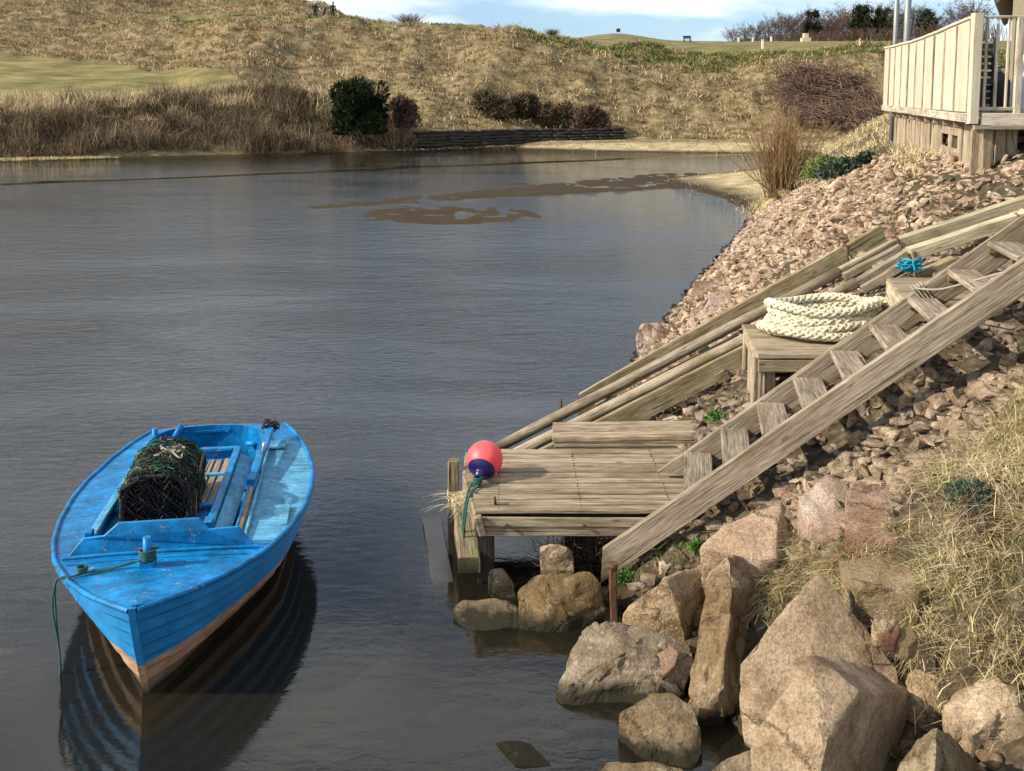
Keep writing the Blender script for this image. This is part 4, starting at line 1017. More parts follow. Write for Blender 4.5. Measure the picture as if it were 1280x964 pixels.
    box('thwart', (-.055, 2.98, .33), (.93, .2, .025), M_BLUE, t, local=True)
    # engine casing with raised rims
    bl, br, b0, b1 = -.49, .25, 1.0, 2.62
    for w in (bl, br):
        plank_l('casing_side', (w, b0, .38), (w, b1, .38), .022, .46, M_BLUE, t)
        plank_l('casing_rim', (w, b0, .625), (w, b1, .625), .055, .03, M_LBLUE if w < 0 else M_BLUE, t)
    plank_l('casing_side', (bl, b1, .38), (br, b1, .38), .022, .46, M_BLUE, t); plank_l('casing_rim', (bl, b1, .625), (br, b1, .625), .05, .03, M_BLUE, t)
    plank_l('sloping_cover', (br+.07, b0, .545), (br+.07, b1, .545), .12, .014, M_LBLUE, t, up=(.6, 0, 1))
    box('casing_top', ((bl+br)/2, (b0+b1)/2, .535), (br-bl-.03, b1-b0-.02, .018), M_BLUE, t, local=True)
    for k in range(5): plank_l('floor_slat', (bl+.42+.062*k, 1.62, .556), (bl+.42+.062*k, 2.56, .556), .045, .016, M_WOOD, t)
    plank_l('cross_bar', (bl+.02, 1.6, .57), (br-.02, 1.6, .57), .05, .03, M_BLUE, t); plank_l('cross_bar', (bl+.02, 2.2, .572), (br-.02, 2.2, .572), .04, .025, M_LBLUE, t)
    plank_l('rim_end', (br-.0, 1.04, .62), (br-.0, 1.14, .62), .06, .12, M_BLUE, t)
    plank_l('rim_end', (bl+.0, .99, .62), (bl+.0, 1.06, .62), .04, .12, M_BLUE, t)
    # breakwater
    f = lambda w, h: (w, .84+.06*(h/.2)+(.03*(w/.55)**2), Zs(.84)+.034*(1-(w/.66)**2)+h)
    prof = [(-.60, .0), (-.50, .11), (-.37, .115), (-.28, .185), (.22, .185), (.28, .115), (.47, .125), (.575, .0)]
    poly_prism('breakwater', [f(w, h) for w, h in prof], (0, .022, 0), M_BLUE, t)
    tubes('breakwater_foot', [[f(w, .008)[:1]+(f(w, .008)[1]-.012, f(w, .008)[2]) for w in np.linspace(-.62, .6, 14)]], .014, M_BLUE, t, n=6)
    tubes('deck_bead', [[(w, .74+.03*(w/.55)**2, Zs(.74)+.036*(1-(w/.62)**2)) for w in np.linspace(-.57, .55, 14)]], .008, M_BLUE, t, n=6)
    # bitt
    b = cyl('bitt', (-.04, .60, .58), (-.04, .60, .80), .032, M_BLUE, t, n=12, r2=.024, local=True)
    cyl('bitt_pin', (-.11, .60, .725), (.03, .60, .725), .008, M_RUST, t, n=6, local=True)
    box('bitt_collar', (-.04, .605, .625), (.09, .085, .05), M_BLUE, t, local=True)
    box('hatch_lid', (.60, 1.41, .545), (.30, .34, .016), M_LBLUE, t, local=True)
    plank_l('deck_fillet', (wr+.03, s0-.05, Zs(1)+.03), (wr+.01, 3.0, Zs(3)+.03), .03, .026, M_WOOD, t)
    plank_l('deck_fillet', (wr+.075, s0+.0, Zs(1)+.03), (wr+.055, 3.0, Zs(3)+.03), .022, .02, M_LBLUE, t)
    box('stern_pad', (.53, 2.86, .555), (.18, .16, .02), M_LBLUE, t, local=True)
    for w, s, l in ((-.50, 3.10, .0), (-.38, 3.17, .09)): cyl('thole_post', (w, s, .5), (w+l, s+.02, .66), .026, M_BLUE, t, n=10, local=True)
    cyl('drain_pipe', (.25, 3.16, .47), (.38, 3.14, .47), .02, M_BLUE, t, n=10, local=True)
    return t
def plank_l(name, a, b, w, th, mat, parent, up=(0, 0, 1), **k):
    M = BO; return plank(name, M @ Vector(a), M @ Vector(b), w, th, mat, parent, up=(M.to_3x3() @ Vector(up)), **k)
BOAT = boat()
def boat_gear():
    T = lambda *p: BO @ Vector(p)
    # painted pole along the starboard side
    p = thing('boat_pole', T(.45, 2.2, .6), 'blue painted pole lying along the right side deck of the boat', 'pole')
    plank('pole_shaft', T(.485, 3.02, .66), T(.43, 1.93, .60), .06, .04, M_BLUE, p)
    plank('blade', T(.44, 2.1, .585), T(.425, 1.84, .565), .075, .025, M_BLUE, p)
    cyl('cleat', T(.475, 2.42, .65), T(.485, 2.42, .73), .014, M_GREYC, p, n=8)
    cr = []
    for k in range(8): cr.append(spline([T(.48+random.uniform(-.07, .07), 3.0+random.uniform(-.06, .06), .66+random.uniform(-.02, .06)) for _ in range(6)], 24))
    tag(tubes('black_cord_tangle', np.array(cr), .006, M_NETB, None, n=4), 'black cord tangle at the stern end of the painted pole', 'cord')
    # painter round the bitt, over the bow edge and into the water
    L = []
    for k in range(6): L.append([T(-.04+.045*math.cos(a), .60+.045*math.sin(a), .655+.011*k+.011*a/6.28) for a in np.linspace(0, 6.2832, 60)])
    base = spline([T(-.08, .58, .66), T(-.22, .60, .62), T(-.36, .585, .612), T(-.45, .56, .60), T(-.535, .545, .60), T(-.565, .535, .56), T(-.57, .53, .4), T(-.56, .53, .1), T(-.55, .53, -.15)], 60)
    L.append(base); L.append(base+np.array([0.0, -.018, .006])+.006*np.sin(np.arange(60)*.4)[:, None])
    for k in range(3): L.append([T(-.42+.028*math.cos(a+k), .575+.03*math.sin(a+k), .625+.01*k) for a in np.linspace(0, 6.2832, 60)])
    tag(tubes('mooring_line', np.array([[tuple(q) for q in l] for l in L]), .0062, M_GROPE, None, n=5), 'thin green mooring line from the bow post over the left bow into the water', 'rope')
    # lobster pot
    R0 = BO @ Matrix.Translation((-.14, 1.64, .575)) @ Matrix.Rotation(R(3), 4, 'Z')
    t = bpy.data.objects.new('lobster_pot', None); COL.objects.link(t); t.matrix_basis = R0; PM[t.name] = R0
    tag(t, 'black netted lobster pot standing on the casing of the blue boat', 'lobster pot')
    Lh, Wh, H = .34, .225, .36
    def arch(a):  # a 0..pi
        return (Wh*math.cos(a)*(1.0-.12*math.sin(a)**2), H*min(1, 1.03*math.sin(a)**.38) if math.sin(a) > 0 else 0)
    for k, s in enumerate((-Lh, -.1, .12, Lh)):
        sc = 1 if abs(s) < Lh else .96
        tubes('hoop', [[(arch(a)[0]*sc, s, arch(a)[1]*sc) for a in np.linspace(0, math.pi, 22)]], .015, M_NETB, t, n=6)
    for sx in (-1, 1): tubes('base_bar', [[(sx*Wh, s, 0) for s in (-Lh, 0, Lh)]], .014, M_NETB, t, n=6)
    for s in (-Lh, Lh): tubes('base_bar', [[(x, s, 0) for x in (-Wh, 0, Wh)]], .014, M_NETB, t, n=6)
    for k in range(7): 
        x = -Wh+.03+k*.065; o = box('base_slat', (x, 0, .005), (.03, Lh*2, .012), M_DARKW, t, local=True)
    def net(name, mat, nu, r, seed, off=0.0, amp=.008, frac=1.0):
        rg = np.random.default_rng(seed); Ls = []
        for hand in (1, -1):
            for k in range(nu):
                K = 26; u = np.linspace(0, 1, K); ph0 = (k/nu)*2-1
                s = (ph0+hand*u*1.0); s = ((s+1) % 2)-1
                a = u*math.pi
                P = np.array([(arch(q)[0]*(1+off), w*Lh, arch(q)[1]*(1+off)) for q, w in zip(a, s)])+rg.normal(0, amp, (K, 3))
                # break at wrap: cut into two pieces by collapsing jump
                j = np.where(np.abs(np.diff(s)) > 1)[0]
                if len(j): 
                    P1 = P.copy(); P1[j[0]+1:] = P[j[0]]; P2 = P.copy(); P2[:j[0]+1] = P[j[0]+1]; Ls += [P1, P2]
                else: Ls.append(P)
        Ls = np.array(Ls); Ls = Ls[rg.random(len(Ls)) < frac]
        tubes(name, Ls, r, mat, t, n=3)
    net('netting', M_NETB, 40, .005, 1); net('netting', M_NETB, 34, .0048, 2, .03, .013)
    net('coloured_netting', M_NETG, 14, .0045, 3, .04, .013, .7); net('coloured_netting', M_NETO, 9, .004, 4, .03, .014, .55)
    # ends
    rg = np.random.default_rng(9)
    for s in (-Lh, Lh, -.1):
        Ls = []
        for hand in (1, -1):
            for k in range(34):
                x0 = -Wh*1.9+k*Wh*3.8/33; P = []
                for u in np.linspace(0, 1, 12):
                    z = u*H; x = x0+hand*z*.8; lim = Wh*(1-.0*u) if u < .75 else Wh*(1-(u-.75)*2.3)
                    P.append((max(-lim, min(lim, x)), s+.02*math.sin(u*9+k), z*.98))
                Ls.append(P)
        Ls = np.array(Ls)+rg.normal(0, .009, (len(Ls), 12, 3)); tubes('end_netting', Ls, .0055, M_NETB if s < 0 else M_NETG, t, n=3)
    # funnel eyes and bait inside: dark tangle
    Ls = []
    for k in range(110): Ls.append(spline([(rg.uniform(-Wh*.8, Wh*.8), rg.uniform(-Lh*.9, Lh*.9), rg.uniform(.02, H*.85)) for _ in range(5)], 16))
    tubes('inner_parlour_net', np.array(Ls), .005, M_NETB, t, n=3)
    Ls = []
    for k in range(5): Ls.append(spline([(rg.uniform(-Wh*.2, Wh*.6), rg.uniform(-.1, Lh*.6), H+rg.uniform(0, .035)) for _ in range(5)], 20))
    tubes('coiled_rope', np.array(Ls), .007, M_TWINE, t, n=5)
    tubes('side_hoop', [[(Wh+.03+.02*math.sin(a), .02+.2*math.cos(a), .18+.15*math.sin(a)) for a in np.linspace(0, 6.2832, 26)]], .012, M_NETB, t, n=6)
boat_gear()

# ------------------------------------------------------------ boulders
def finish_rock(bm, seed, amp=.02, edge=.05, sub=3):
    rg = random.Random(seed)
    bmesh.ops.bevel(bm, geom=bm.edges[:], offset=edge*.45, segments=2, affect='EDGES', profile=.6)
    bmesh.ops.triangulate(bm, faces=bm.faces[:])
    for it in range(sub):
        lim = edge*1.25
        es = [e for e in bm.edges if e.calc_length() > lim]
        if not es or len(bm.faces) > 7000: break
        bmesh.ops.subdivide_edges(bm, edges=es, cuts=1, use_grid_fill=False)
        bmesh.ops.triangulate(bm, faces=[f for f in bm.faces if len(f.verts) > 3])
    bm.normal_update()
    co = np.array([v.co for v in bm.verts]); no = np.array([v.normal for v in bm.verts])
    x, y, z = co.T
    d = amp*1.6*fbm(x*3.1, y*3.1, z*3.1, 3, seed)+amp*1.5*fbm(x*9, y*9, z*9, 4, seed+7)
    r = 1-np.abs(fbm(x*5, y*5, z*5, 3, seed+17)); d = d-amp*1.6*np.clip(r-.88, 0, 1)*8*.5
    co = co+no*d[:, None]
    for v, c in zip(bm.verts, co): v.co = c
def boulder(label, pts, mat, y0=None, k=.85, seed=0, dep=.35, hid=(), amp=.016, name='boulder', group=None, edge=.042, sink=.25):
    """pts (u, v[, extra]) picture points of the visible faces; they are laid on a face leaning back from the ground line"""
    k *= .66 if k < 1.4 else 1.0
    vb = max(p[1] for p in pts); ub = sum(p[0] for p in pts)/len(pts)
    if y0 is None: y0 = hit(ub, min(vb, 1100)).y
    W3 = []
    for p in pts:
        e = p[2] if len(p) > 2 else 0
        yy = y0+k*(vb-p[1])*y0/F_PX+e
        W3.append(py(p[0], p[1], yy))
    c = sum(W3, Vector())/len(W3)
    zmin = min(p.z for p in W3); ext = []
    for p in W3:
        q = c+(p-c)*.75; q.y += dep*.6; q.z = min(p.z-.05, c.z)-sink*.4; ext.append(q)
        q = c+(p-c)*.9; q.z = zmin-sink; q.y += dep*.15; ext.append(q)
    q = c.copy(); q.y += dep; q.z -= .03; ext.append(q)
    for h in hid: ext.append(Vector(h))
    base = Vector((c.x, c.y, zmin))
    bm = bmesh.new()
    for p in W3+ext: bm.verts.new(p-base)
    bmesh.ops.convex_hull(bm, input=bm.verts[:])
    bmesh.ops.delete(bm, geom=[v for v in bm.verts if not v.link_faces], context='VERTS')
    bmesh.ops.dissolve_limit(bm, angle_limit=R(9), verts=bm.verts[:], edges=bm.edges[:])
    finish_rock(bm, seed, amp, edge)
    me = bpy.data.meshes.new(name); bm.to_mesh(me); bm.free()
    me.polygons.foreach_set('use_smooth', np.ones(len(me.polygons), bool))
    try: me.set_sharp_from_angle(angle=R(32))
    except Exception: pass
    o = link(name, me, mat, None, world=Matrix.Translation(base))
    return tag(o, label, 'boulder' if name == 'boulder' else 'stone', group)
TAN, GRY, PNK, ORG, DRK = M_ROCK
boulder('low flat topped tan boulder nearest the platform corner, half in the water', [(568, 760), (578, 750), (636, 748), (645, 755), (667, 805), (663, 814), (636, 815), (600, 800), (570, 774)], TAN, k=1.4, seed=1, dep=.2, y0=6.05)
boulder('rounded grey lichened boulder under the front edge of the platform', [(646, 740), (670, 714), (737, 716), (752, 733), (758, 764), (720, 800), (690, 802), (655, 790), (648, 762), (700, 752, -.1)], GRY, k=.9, seed=2, dep=.3, y0=6.2, amp=.02)
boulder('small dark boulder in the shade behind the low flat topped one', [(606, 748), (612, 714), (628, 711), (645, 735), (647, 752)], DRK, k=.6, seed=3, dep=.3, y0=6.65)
boulder('broad lichen speckled grey boulder in the middle carrying a small pink stone', [(694, 868), (702, 848), (711, 818), (724, 790), (741, 770), (768, 770), (815, 785), (864, 802), (868, 830), (856, 868), (775, 886), (700, 884), (790, 815, -.10)], GRY, k=1.25, seed=4, dep=.25, y0=5.42, amp=.026)
boulder('tan boulder with a shaded right face just right of the rusty stake', [(775, 769), (831, 720), (889, 701, .3), (899, 707, .35), (879, 799, .3), (866, 804, .2), (857, 798, -.02), (800, 782), (848, 765, -.1), (833, 722, -.05)], TAN, k=.9, seed=5, dep=.25, y0=5.85, amp=.014)
boulder('domed boulder standing in the water at the bottom centre', [(771, 890), (812, 868), (838, 866), (863, 875), (881, 906), (876, 940), (863, 966), (828, 955), (787, 928), (825, 895, -.06)], GRY, k=1.2, seed=6, dep=.2, y0=4.87, amp=.018)
boulder('tall narrow leaning slab boulder left of the great triangular one', [(860, 862), (862, 840), (884, 752), (879, 734), (886, 714), (913, 692), (945, 697, .25), (957, 740, .3), (950, 800, .32), (940, 850, .32), (937, 882, .25), (916, 892, .1), (878, 886), (915, 740, -.1), (903, 862, -.08)], rock('pale_tan_granite', (.3, .225, .14), (.45, .355, .24), (.56, .47, .35), lich=.1), k=1.3, seed=7, dep=.25, y0=5.2, amp=.03)
boulder('great triangular tan boulder rising to a point behind the split block', [(923, 830), (1019, 716), (1033, 721), (1076, 777), (1124, 837), (1124, 856), (1085, 880), (1000, 920), (967, 890), (943, 862), (1015, 800, -.05)], TAN, k=1.05, seed=8, dep=.25, y0=4.72, amp=.012)
boulder('large split block at the front with a sunlit left face and a dark right face', [(967, 884), (940, 930), (965, 975), (1005, 1010), (1025, 980), (1011, 815), (1069, 826, .35), (1132, 848, .6), (1183, 868, .8), (1175, 893, .8), (1130, 950, .7), (1075, 864, -.03), (1034, 925, -.12), (1022, 985, -.05), (1095, 1000, .5)], TAN, k=.95, seed=9, dep=.3, y0=4.15, amp=.012)
boulder('pale tan boulder wedged behind the split block below the grass', [(1128, 850), (1176, 811), (1192, 812), (1218, 838), (1222, 870), (1190, 900), (1150, 885)], TAN, k=1.1, seed=10, dep=.25, y0=4.75)
boulder('long striped boulder at the right edge above the corner rock', [(1180, 880), (1216, 852), (1285, 820), (1330, 830), (1330, 930), (1270, 930), (1215, 925), (1188, 908), (1265, 880, -.1)], TAN, k=1.3, seed=11, dep=.3, y0=4.4, amp=.02)
boulder('pointed boulder in the bottom right corner with a lit left face', [(1120, 968), (1171, 908), (1186, 915, .1), (1237, 968, .3), (1190, 1010, .25), (1130, 1010), (1169, 960, -.1), (1160, 1000, -.1)], GRY, k=.7, seed=12, dep=.25, y0=4.0)
boulder('rounded mossy boulder at the bottom edge left of the split block', [(885, 968), (905, 948), (937, 936), (955, 945), (968, 970), (960, 1000), (900, 1000)], GRY, k=1.2, seed=13, dep=.2, y0=4.5)
boulder('low boulder awash at the bottom edge below the domed one', [(738, 962), (756, 949), (800, 950), (850, 955), (860, 970), (800, 985), (745, 985)], GRY, k=1.4, seed=14, dep=.1, y0=4.6)
0 and boulder('narrow mossy rock breaking the surface left of centre bottom', [(655, 975), (660, 925), (672, 900), (684, 925), (692, 950), (690, 985)], DRK, k=2.05, seed=15, dep=.12, y0=4.62, sink=.35, name='boulder')
o = None
for (pts, lb, sd, zz) in (([(585, 940), (640, 890), (668, 900), (660, 950), (640, 990), (590, 990)], 'drowned boulder showing through the murky water beside the mossy rock', 16, -.10), ([(692, 900), (740, 888), (752, 930), (700, 940)], 'drowned boulder under the surface below the broad speckled one', 17, -.10)):
    W_ = [pz(u, v, zz) for u, v in pts]; base = sum(W_, Vector())/len(W_); base.z = -.3
    bm = bmesh.new()
    for p in W_: bm.verts.new(p-base+Vector((0, 0, random.uniform(0, .03)))); q_ = (p-base)*1.35; q_.z = -.25; bm.verts.new(q_)
    bmesh.ops.convex_hull(bm, input=bm.verts[:]); finish_rock(bm, sd, .006, .06)
    me = bpy.data.meshes.new('boulder'); bm.to_mesh(me); bm.free(); me.polygons.foreach_set('use_smooth', np.ones(len(me.polygons), bool))
    tag(link('boulder', me, TAN, None, world=Matrix.Translation(base)), lb, 'boulder')
boulder('smooth orange tan boulder at the foot of the stairs', [(873, 684), (905, 655), (976, 626), (1003, 629, .2), (1002, 662, .28), (995, 690, .25), (970, 698, 0), (950, 700), (915, 694), (972, 660, -.08)], ORG, k=1.4, seed=18, dep=.25, y0=5.95, amp=.009)
boulder('pale granite boulder in the grass, the pointed one on the left', [(997, 622), (1035, 590), (1062, 606), (1066, 640), (1050, 668), (1010, 650)], PNK, k=1.4, seed=19, dep=.25, y0=5.85, amp=.012)
boulder('broad pale granite slab in the grass crossed by twig shadows', [(1055, 660), (1058, 610), (1090, 603), (1130, 610), (1160, 618), (1185, 645), (1196, 675), (1120, 678)], PNK, k=1.6, seed=20, dep=.25, y0=5.5, amp=.009)
boulder('flat grey slab half buried in the grass right of the triangular boulder', [(1046, 700), (1080, 692), (1150, 683), (1232, 686), (1225, 715), (1150, 740), (1070, 730)], GRY, k=2.0, seed=21, dep=.1, y0=5.1, amp=.007)
boulder('small pink stone lying on top of the broad speckled boulder', [(809, 824), (838, 806), (849, 816), (843, 832), (828, 847), (818, 840)], PNK, k=1.2, seed=22, dep=.05, y0=5.5, amp=.006, name='stone', edge=.02, sink=.06)
boulder('tan boulder in shade directly beneath the platform', [(673, 712), (673, 683), (700, 680), (716, 690), (720, 714)], TAN, k=.4, seed=23, dep=.3, y0=6.75)
boulder('rounded pink boulder standing at the waterline beyond the slipway', [(795, 444), (796, 415), (803, 406), (822, 403), (837, 412), (837, 432), (815, 445)], PNK, k=.6, seed=24, dep=.35, y0=13.0, amp=.03)
boulder('pink boulder between the slipway and the bench leg', [(897, 508), (905, 480), (920, 468), (935, 470), (935, 508)], ORG, k=.5, seed=25, dep=.3, y0=8.75)
boulder('tilted pink slab on the bank just above the waterline stones', [(858, 403), (885, 368), (912, 358), (922, 372), (905, 395), (870, 410)], PNK, k=1.2, seed=26, dep=.3, y0=12.6, amp=.02)
boulder('blocky pink stone at the waterline below the tilted slab', [(862, 375), (866, 352), (892, 348), (902, 360), (884, 378)], PNK, k=.8, seed=27, dep=.3, y0=15.0, amp=.02)
for q, (pts, lb, yy) in enumerate([([(1180, 262), (1182, 222), (1235, 190), (1290, 185), (1290, 225), (1230, 252)], 'broad pink rock slab on the upper bank below the deck, the largest one', 11.2),
                                   ([(1205, 210), (1215, 185), (1262, 168), (1290, 172), (1250, 205)], 'pink rock slab next to the deck skirt', 11.3),
                                   ([(1150, 300), (1165, 268), (1205, 262), (1225, 275), (1190, 298)], 'flat pink slab just above the newer slipway rails', 10.6)]):
    boulder(lb, pts, PNK, k=1.9, seed=30+q, dep=.2, y0=yy, amp=.012)
for q, (pts, lb, m_) in enumerate([([(1090, 780), (1096, 764), (1112, 762), (1122, 775), (1112, 790), (1096, 792)], 'small pale stone beside the red brown one in the hollow', TAN),
                                   ([(1100, 792), (1104, 776), (1120, 774), (1126, 786), (1120, 798)], 'small red brown stone in the dark hollow below the grass', M_RUBO),
                                   ([(1118, 800), (1122, 788), (1138, 782), (1148, 796), (1136, 808)], 'small yellowish stone right of the red brown one', TAN)]):
    boulder(lb, pts, m_, k=.7, seed=40+q, dep=.08, y0=4.85, amp=.006, name='stone', edge=.025, sink=.08)
for q, (u, v, s, m_, lb) in enumerate([(1072, 545, .12, M_RUB, 'square pink stone in the shade under the middle of the stairs'), (1068, 518, .1, ORG, 'ochre stone touching the underside of the near stringer'),
        (1135, 495, .17, TAN, 'large yellowish stone under the upper stairs'), (1165, 470, .14, TAN, 'pale stone above the large yellowish one'), (1110, 510, .13, GRY, 'grey stone beneath the stairs left of the yellowish one'),
        (1235, 430, .12, TAN, 'pale angular stone below the top of the near stringer'), (1262, 445, .12, TAN, 'cream pointed stone near the right edge under the stairs'), (945, 610, .07, TAN, 'small pale stone beside the stringer bolts'),
        (968, 640, .09, ORG, 'orange brick like stone left of the pointed granite boulder'), (985, 612, .1, M_RUBO, 'dark red brown stone in shade above the orange tan boulder'), (1010, 590, .09, GRY, 'grey stone in the shade below the stairs'),
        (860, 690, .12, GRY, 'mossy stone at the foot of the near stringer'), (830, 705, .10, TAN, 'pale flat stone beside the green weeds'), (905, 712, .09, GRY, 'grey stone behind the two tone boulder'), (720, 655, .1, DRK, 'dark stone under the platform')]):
    c = hit(u, v, .04); px = s*F_PX/c.y*.5
    an = np.sort(RNG.uniform(0, 6.28, 7)); pts = [(u+px*math.cos(a)*random.uniform(.7, 1.05), v+px*.75*math.sin(a)*random.uniform(.7, 1.05)) for a in an]
    boulder(lb, pts, m_, k=1.0, seed=60+q, dep=s*.6, y0=c.y-.04, amp=.007, name='stone', edge=.03, sink=.1)

# ------------------------------------------------------------ rubble
def rubble_mesh(seed, sub=2):
    rg = random.Random(seed); bm = bmesh.new(); bmesh.ops.create_icosphere(bm, subdivisions=sub, radius=1)
    for k in range(9):
        n = Vector((rg.gauss(0, 1), rg.gauss(0, 1), rg.gauss(0, 1))).normalized(); d = rg.uniform(.42, .8)
        for v in bm.verts:
            q = v.co.dot(n)
            if q > d: v.co -= n*(q-d)
    s = (rg.uniform(.9, 1.4), rg.uniform(.55, .85), rg.uniform(.28, .5))
    for v in bm.verts: v.co = Vector((v.co.x*s[0], v.co.y*s[1], v.co.z*s[2]))
    me = bpy.data.meshes.new('stone'); bm.to_mesh(me); bm.free(); return me
RUBM = [rubble_mesh(100+k) for k in range(14)]
for m_ in RUBM: m_.materials.append(M_RUB)
LOWM = [rubble_mesh(200+k, 1) for k in range(11)]+[rubble_mesh(220+k, 2) for k in range(5)]
me_ = rubble_mesh(91, 3); me_.materials.append(GRY); c_ = pz(655, 945, 0)
o = bpy.data.objects.new('boulder', me_); COL.objects.link(o); o.location = (c_.x, c_.y, -.02); o.scale = (.15, .24, .22); o.rotation_euler = (R(3), R(12), R(70))
tag(o, 'mossy rock just breaking the surface left of centre bottom', 'boulder')
def rubble():
    def area(n, ylo, yhi, slo, shi, pw=1.0):
        y = ylo+(yhi-ylo)*RNG.random(n)**pw; s = RNG.uniform(slo, shi, n)
        x = np.interp(y, XB[:, 0], XB[:, 1])+s; return x, y
    # 300 larger stones, each an object of its own
    x, y = area(300, 8.9, 19, -.1, 3.6, 1.3); z = terrain(x, y); smax = np.interp(y, [9, 11, 30], [4.6, 4.0, 3.6])
    for i in range(300):
        far = y[i] > 10.1
        s = random.uniform(.08, .13) if y[i] > 13 else random.uniform(.055, .095) if far else random.uniform(.06, .1)
        o = bpy.data.objects.new('stone', RUBM[i % 14]); COL.objects.link(o)
        o.location = (x[i], y[i], z[i]+s*.12); o.rotation_euler = (random.uniform(-.5, .5), random.uniform(-1.0, -.1), random.uniform(0, 6.28)); o.scale = (s, s, s)
        tag(o, 'one of the larger pink granite stones in the rubble bank beyond the slipway', 'stone', 'larger pink granite stones of the rubble bank')
    def stuff(name, x, y, smin, smax, label, mat, sel=LOWM, group=None):
        z = terrain(x, y); N = len(x); Vs = []; Fs = []; off = 0
        k = RNG.integers(0, len(sel), N)
        for j, me in enumerate(sel):
            idx = np.where(k == j)[0]
            if not len(idx): continue
            co = np.empty(len(me.vertices)*3, np.float32); me.vertices.foreach_get('co', co); co = co.reshape(-1, 3)
            fc = np.array([p.vertices[:] for p in me.polygons])
            s = smin+(smax-smin)*RNG.random(len(idx))**1.8
            a, b, c = RNG.uniform(0, 6.28, len(idx)), RNG.uniform(-1.1, .2, len(idx)), RNG.uniform(0, 6.28, len(idx))
            ca, sa, cb, sb, cc, sc = np.cos(a), np.sin(a), np.cos(b), np.sin(b), np.cos(c), np.sin(c)
            Rz = np.zeros((len(idx), 3, 3)); Rz[:, 0, 0] = cc; Rz[:, 0, 1] = -sc; Rz[:, 1, 0] = sc; Rz[:, 1, 1] = cc; Rz[:, 2, 2] = 1
            Ry = np.zeros_like(Rz); Ry[:, 0, 0] = cb; Ry[:, 0, 2] = sb; Ry[:, 1, 1] = 1; Ry[:, 2, 0] = -sb; Ry[:, 2, 2] = cb
            R2 = np.zeros_like(Rz); R2[:, 0, 0] = ca; R2[:, 0, 1] = -sa; R2[:, 1, 0] = sa; R2[:, 1, 1] = ca; R2[:, 2, 2] = 1
            M = R2 @ Ry @ Rz
            P = np.einsum('nij,vj->nvi', M, co)*s[:, None, None]
            P += np.stack([x[idx], y[idx], z[idx]+s*.1], 1)[:, None, :]
            Vs.append(P.reshape(-1, 3)); F_ = (fc[None]+(np.arange(len(idx))*len(co))[:, None, None]+off).reshape(-1, 3); Fs.append(F_); off += len(idx)*len(co)
        o = link(name, npmesh(name, np.vstack(Vs), np.vstack(Fs)), mat); tag(o, label, 'rubble', group, 'stuff'); return o
    x, y = area(13000, 8.8, 28, -.35, 4.5, 1.15)
    keep = (x-np.interp(y, XB[:, 0], XB[:, 1])) < np.interp(y, [9, 11, 16, 19, 23, 28], [4.6, 4.5, 3.9, 3.2, 2.0, .5])+.3*vnoise(y*1.3, x*1.3)
    x, y = x[keep], y[keep]
    stuff('rubble_bank', x, y, .028, .105, 'dense bank of small broken pink granite beyond the slipway', M_RUB)
    x = RNG.uniform(.3, 4.4, 4200); y = RNG.uniform(5.3, 9.6, 4200)
    keep = (x > np.interp(y, XB[:, 0], XB[:, 1])-.1) & (y > 5.85-.15*(x-1))
    x, y = x[keep], y[keep]
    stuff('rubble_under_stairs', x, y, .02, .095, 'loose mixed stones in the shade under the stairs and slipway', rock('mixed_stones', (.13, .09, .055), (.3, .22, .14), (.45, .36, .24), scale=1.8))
    x = RNG.uniform(1.5, 4.4, 900); y = 6.45-.16*(x-1)+RNG.uniform(-.35, .35, 900)
    stuff('rubble_beside_stairs', x, y, .025, .12, 'mixed tan stones between the near stringer and the dry grass', rock('tan_stones', (.24, .16, .085), (.46, .33, .2), (.62, .5, .33), scale=1.8))
    x = RNG.uniform(.2, 3.4, 420); y = RNG.uniform(3.8, 6.3, 420); keep = (x > np.interp(y, XB[:, 0], XB[:, 1])-.3) & (x-np.interp(y, XB[:, 0], XB[:, 1]) < .8); x, y = x[keep], y[keep]
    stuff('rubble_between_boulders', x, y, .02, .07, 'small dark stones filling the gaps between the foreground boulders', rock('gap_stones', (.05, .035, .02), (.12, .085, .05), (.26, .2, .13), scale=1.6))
    MID = []
    for k in range(8):
        me = rubble_mesh(300+k, 3); me.materials.append([TAN, GRY, ORG, GRY][k % 4]); MID.append(me)
    for k in range(60):
        y = random.uniform(4.4, 6.5); x = float(np.interp(y, XB[:, 0], XB[:, 1]))+random.uniform(-.15, 1.15); s = random.uniform(.05, .13)
        o = bpy.data.objects.new('stone', MID[k % 8]); COL.objects.link(o); o.location = (x, y, tz(x, y)+s*.15); o.scale = (s, s, s*1.3); o.rotation_euler = (random.uniform(-.6, .6), random.uniform(-.7, .3), random.uniform(0, 6.28))
        tag(o, 'fist to head sized brown stone wedged in a gap between the big foreground boulders', 'stone', 'stones wedged between the foreground boulders')
    # stones along the far revetment foot
    n = 46; xx = np.linspace(-7, 8, n); yy = np.interp(xx, YF[:, 0], YF[:, 1])-.4+RNG.normal(0, .1, n)
    for i in range(n):
        s = random.uniform(.13, .24); o = bpy.data.objects.new('shore_stone', RUBM[i % 14]); COL.objects.link(o)
        o.location = (xx[i], yy[i], s*.3); o.scale = (s, s, s); o.rotation_euler = (0, 0, random.uniform(0, 6))
        tag(o, 'pale stone in the row at the foot of the dark far bank', 'stone', 'row of pale stones at the far waterline')
rubble()

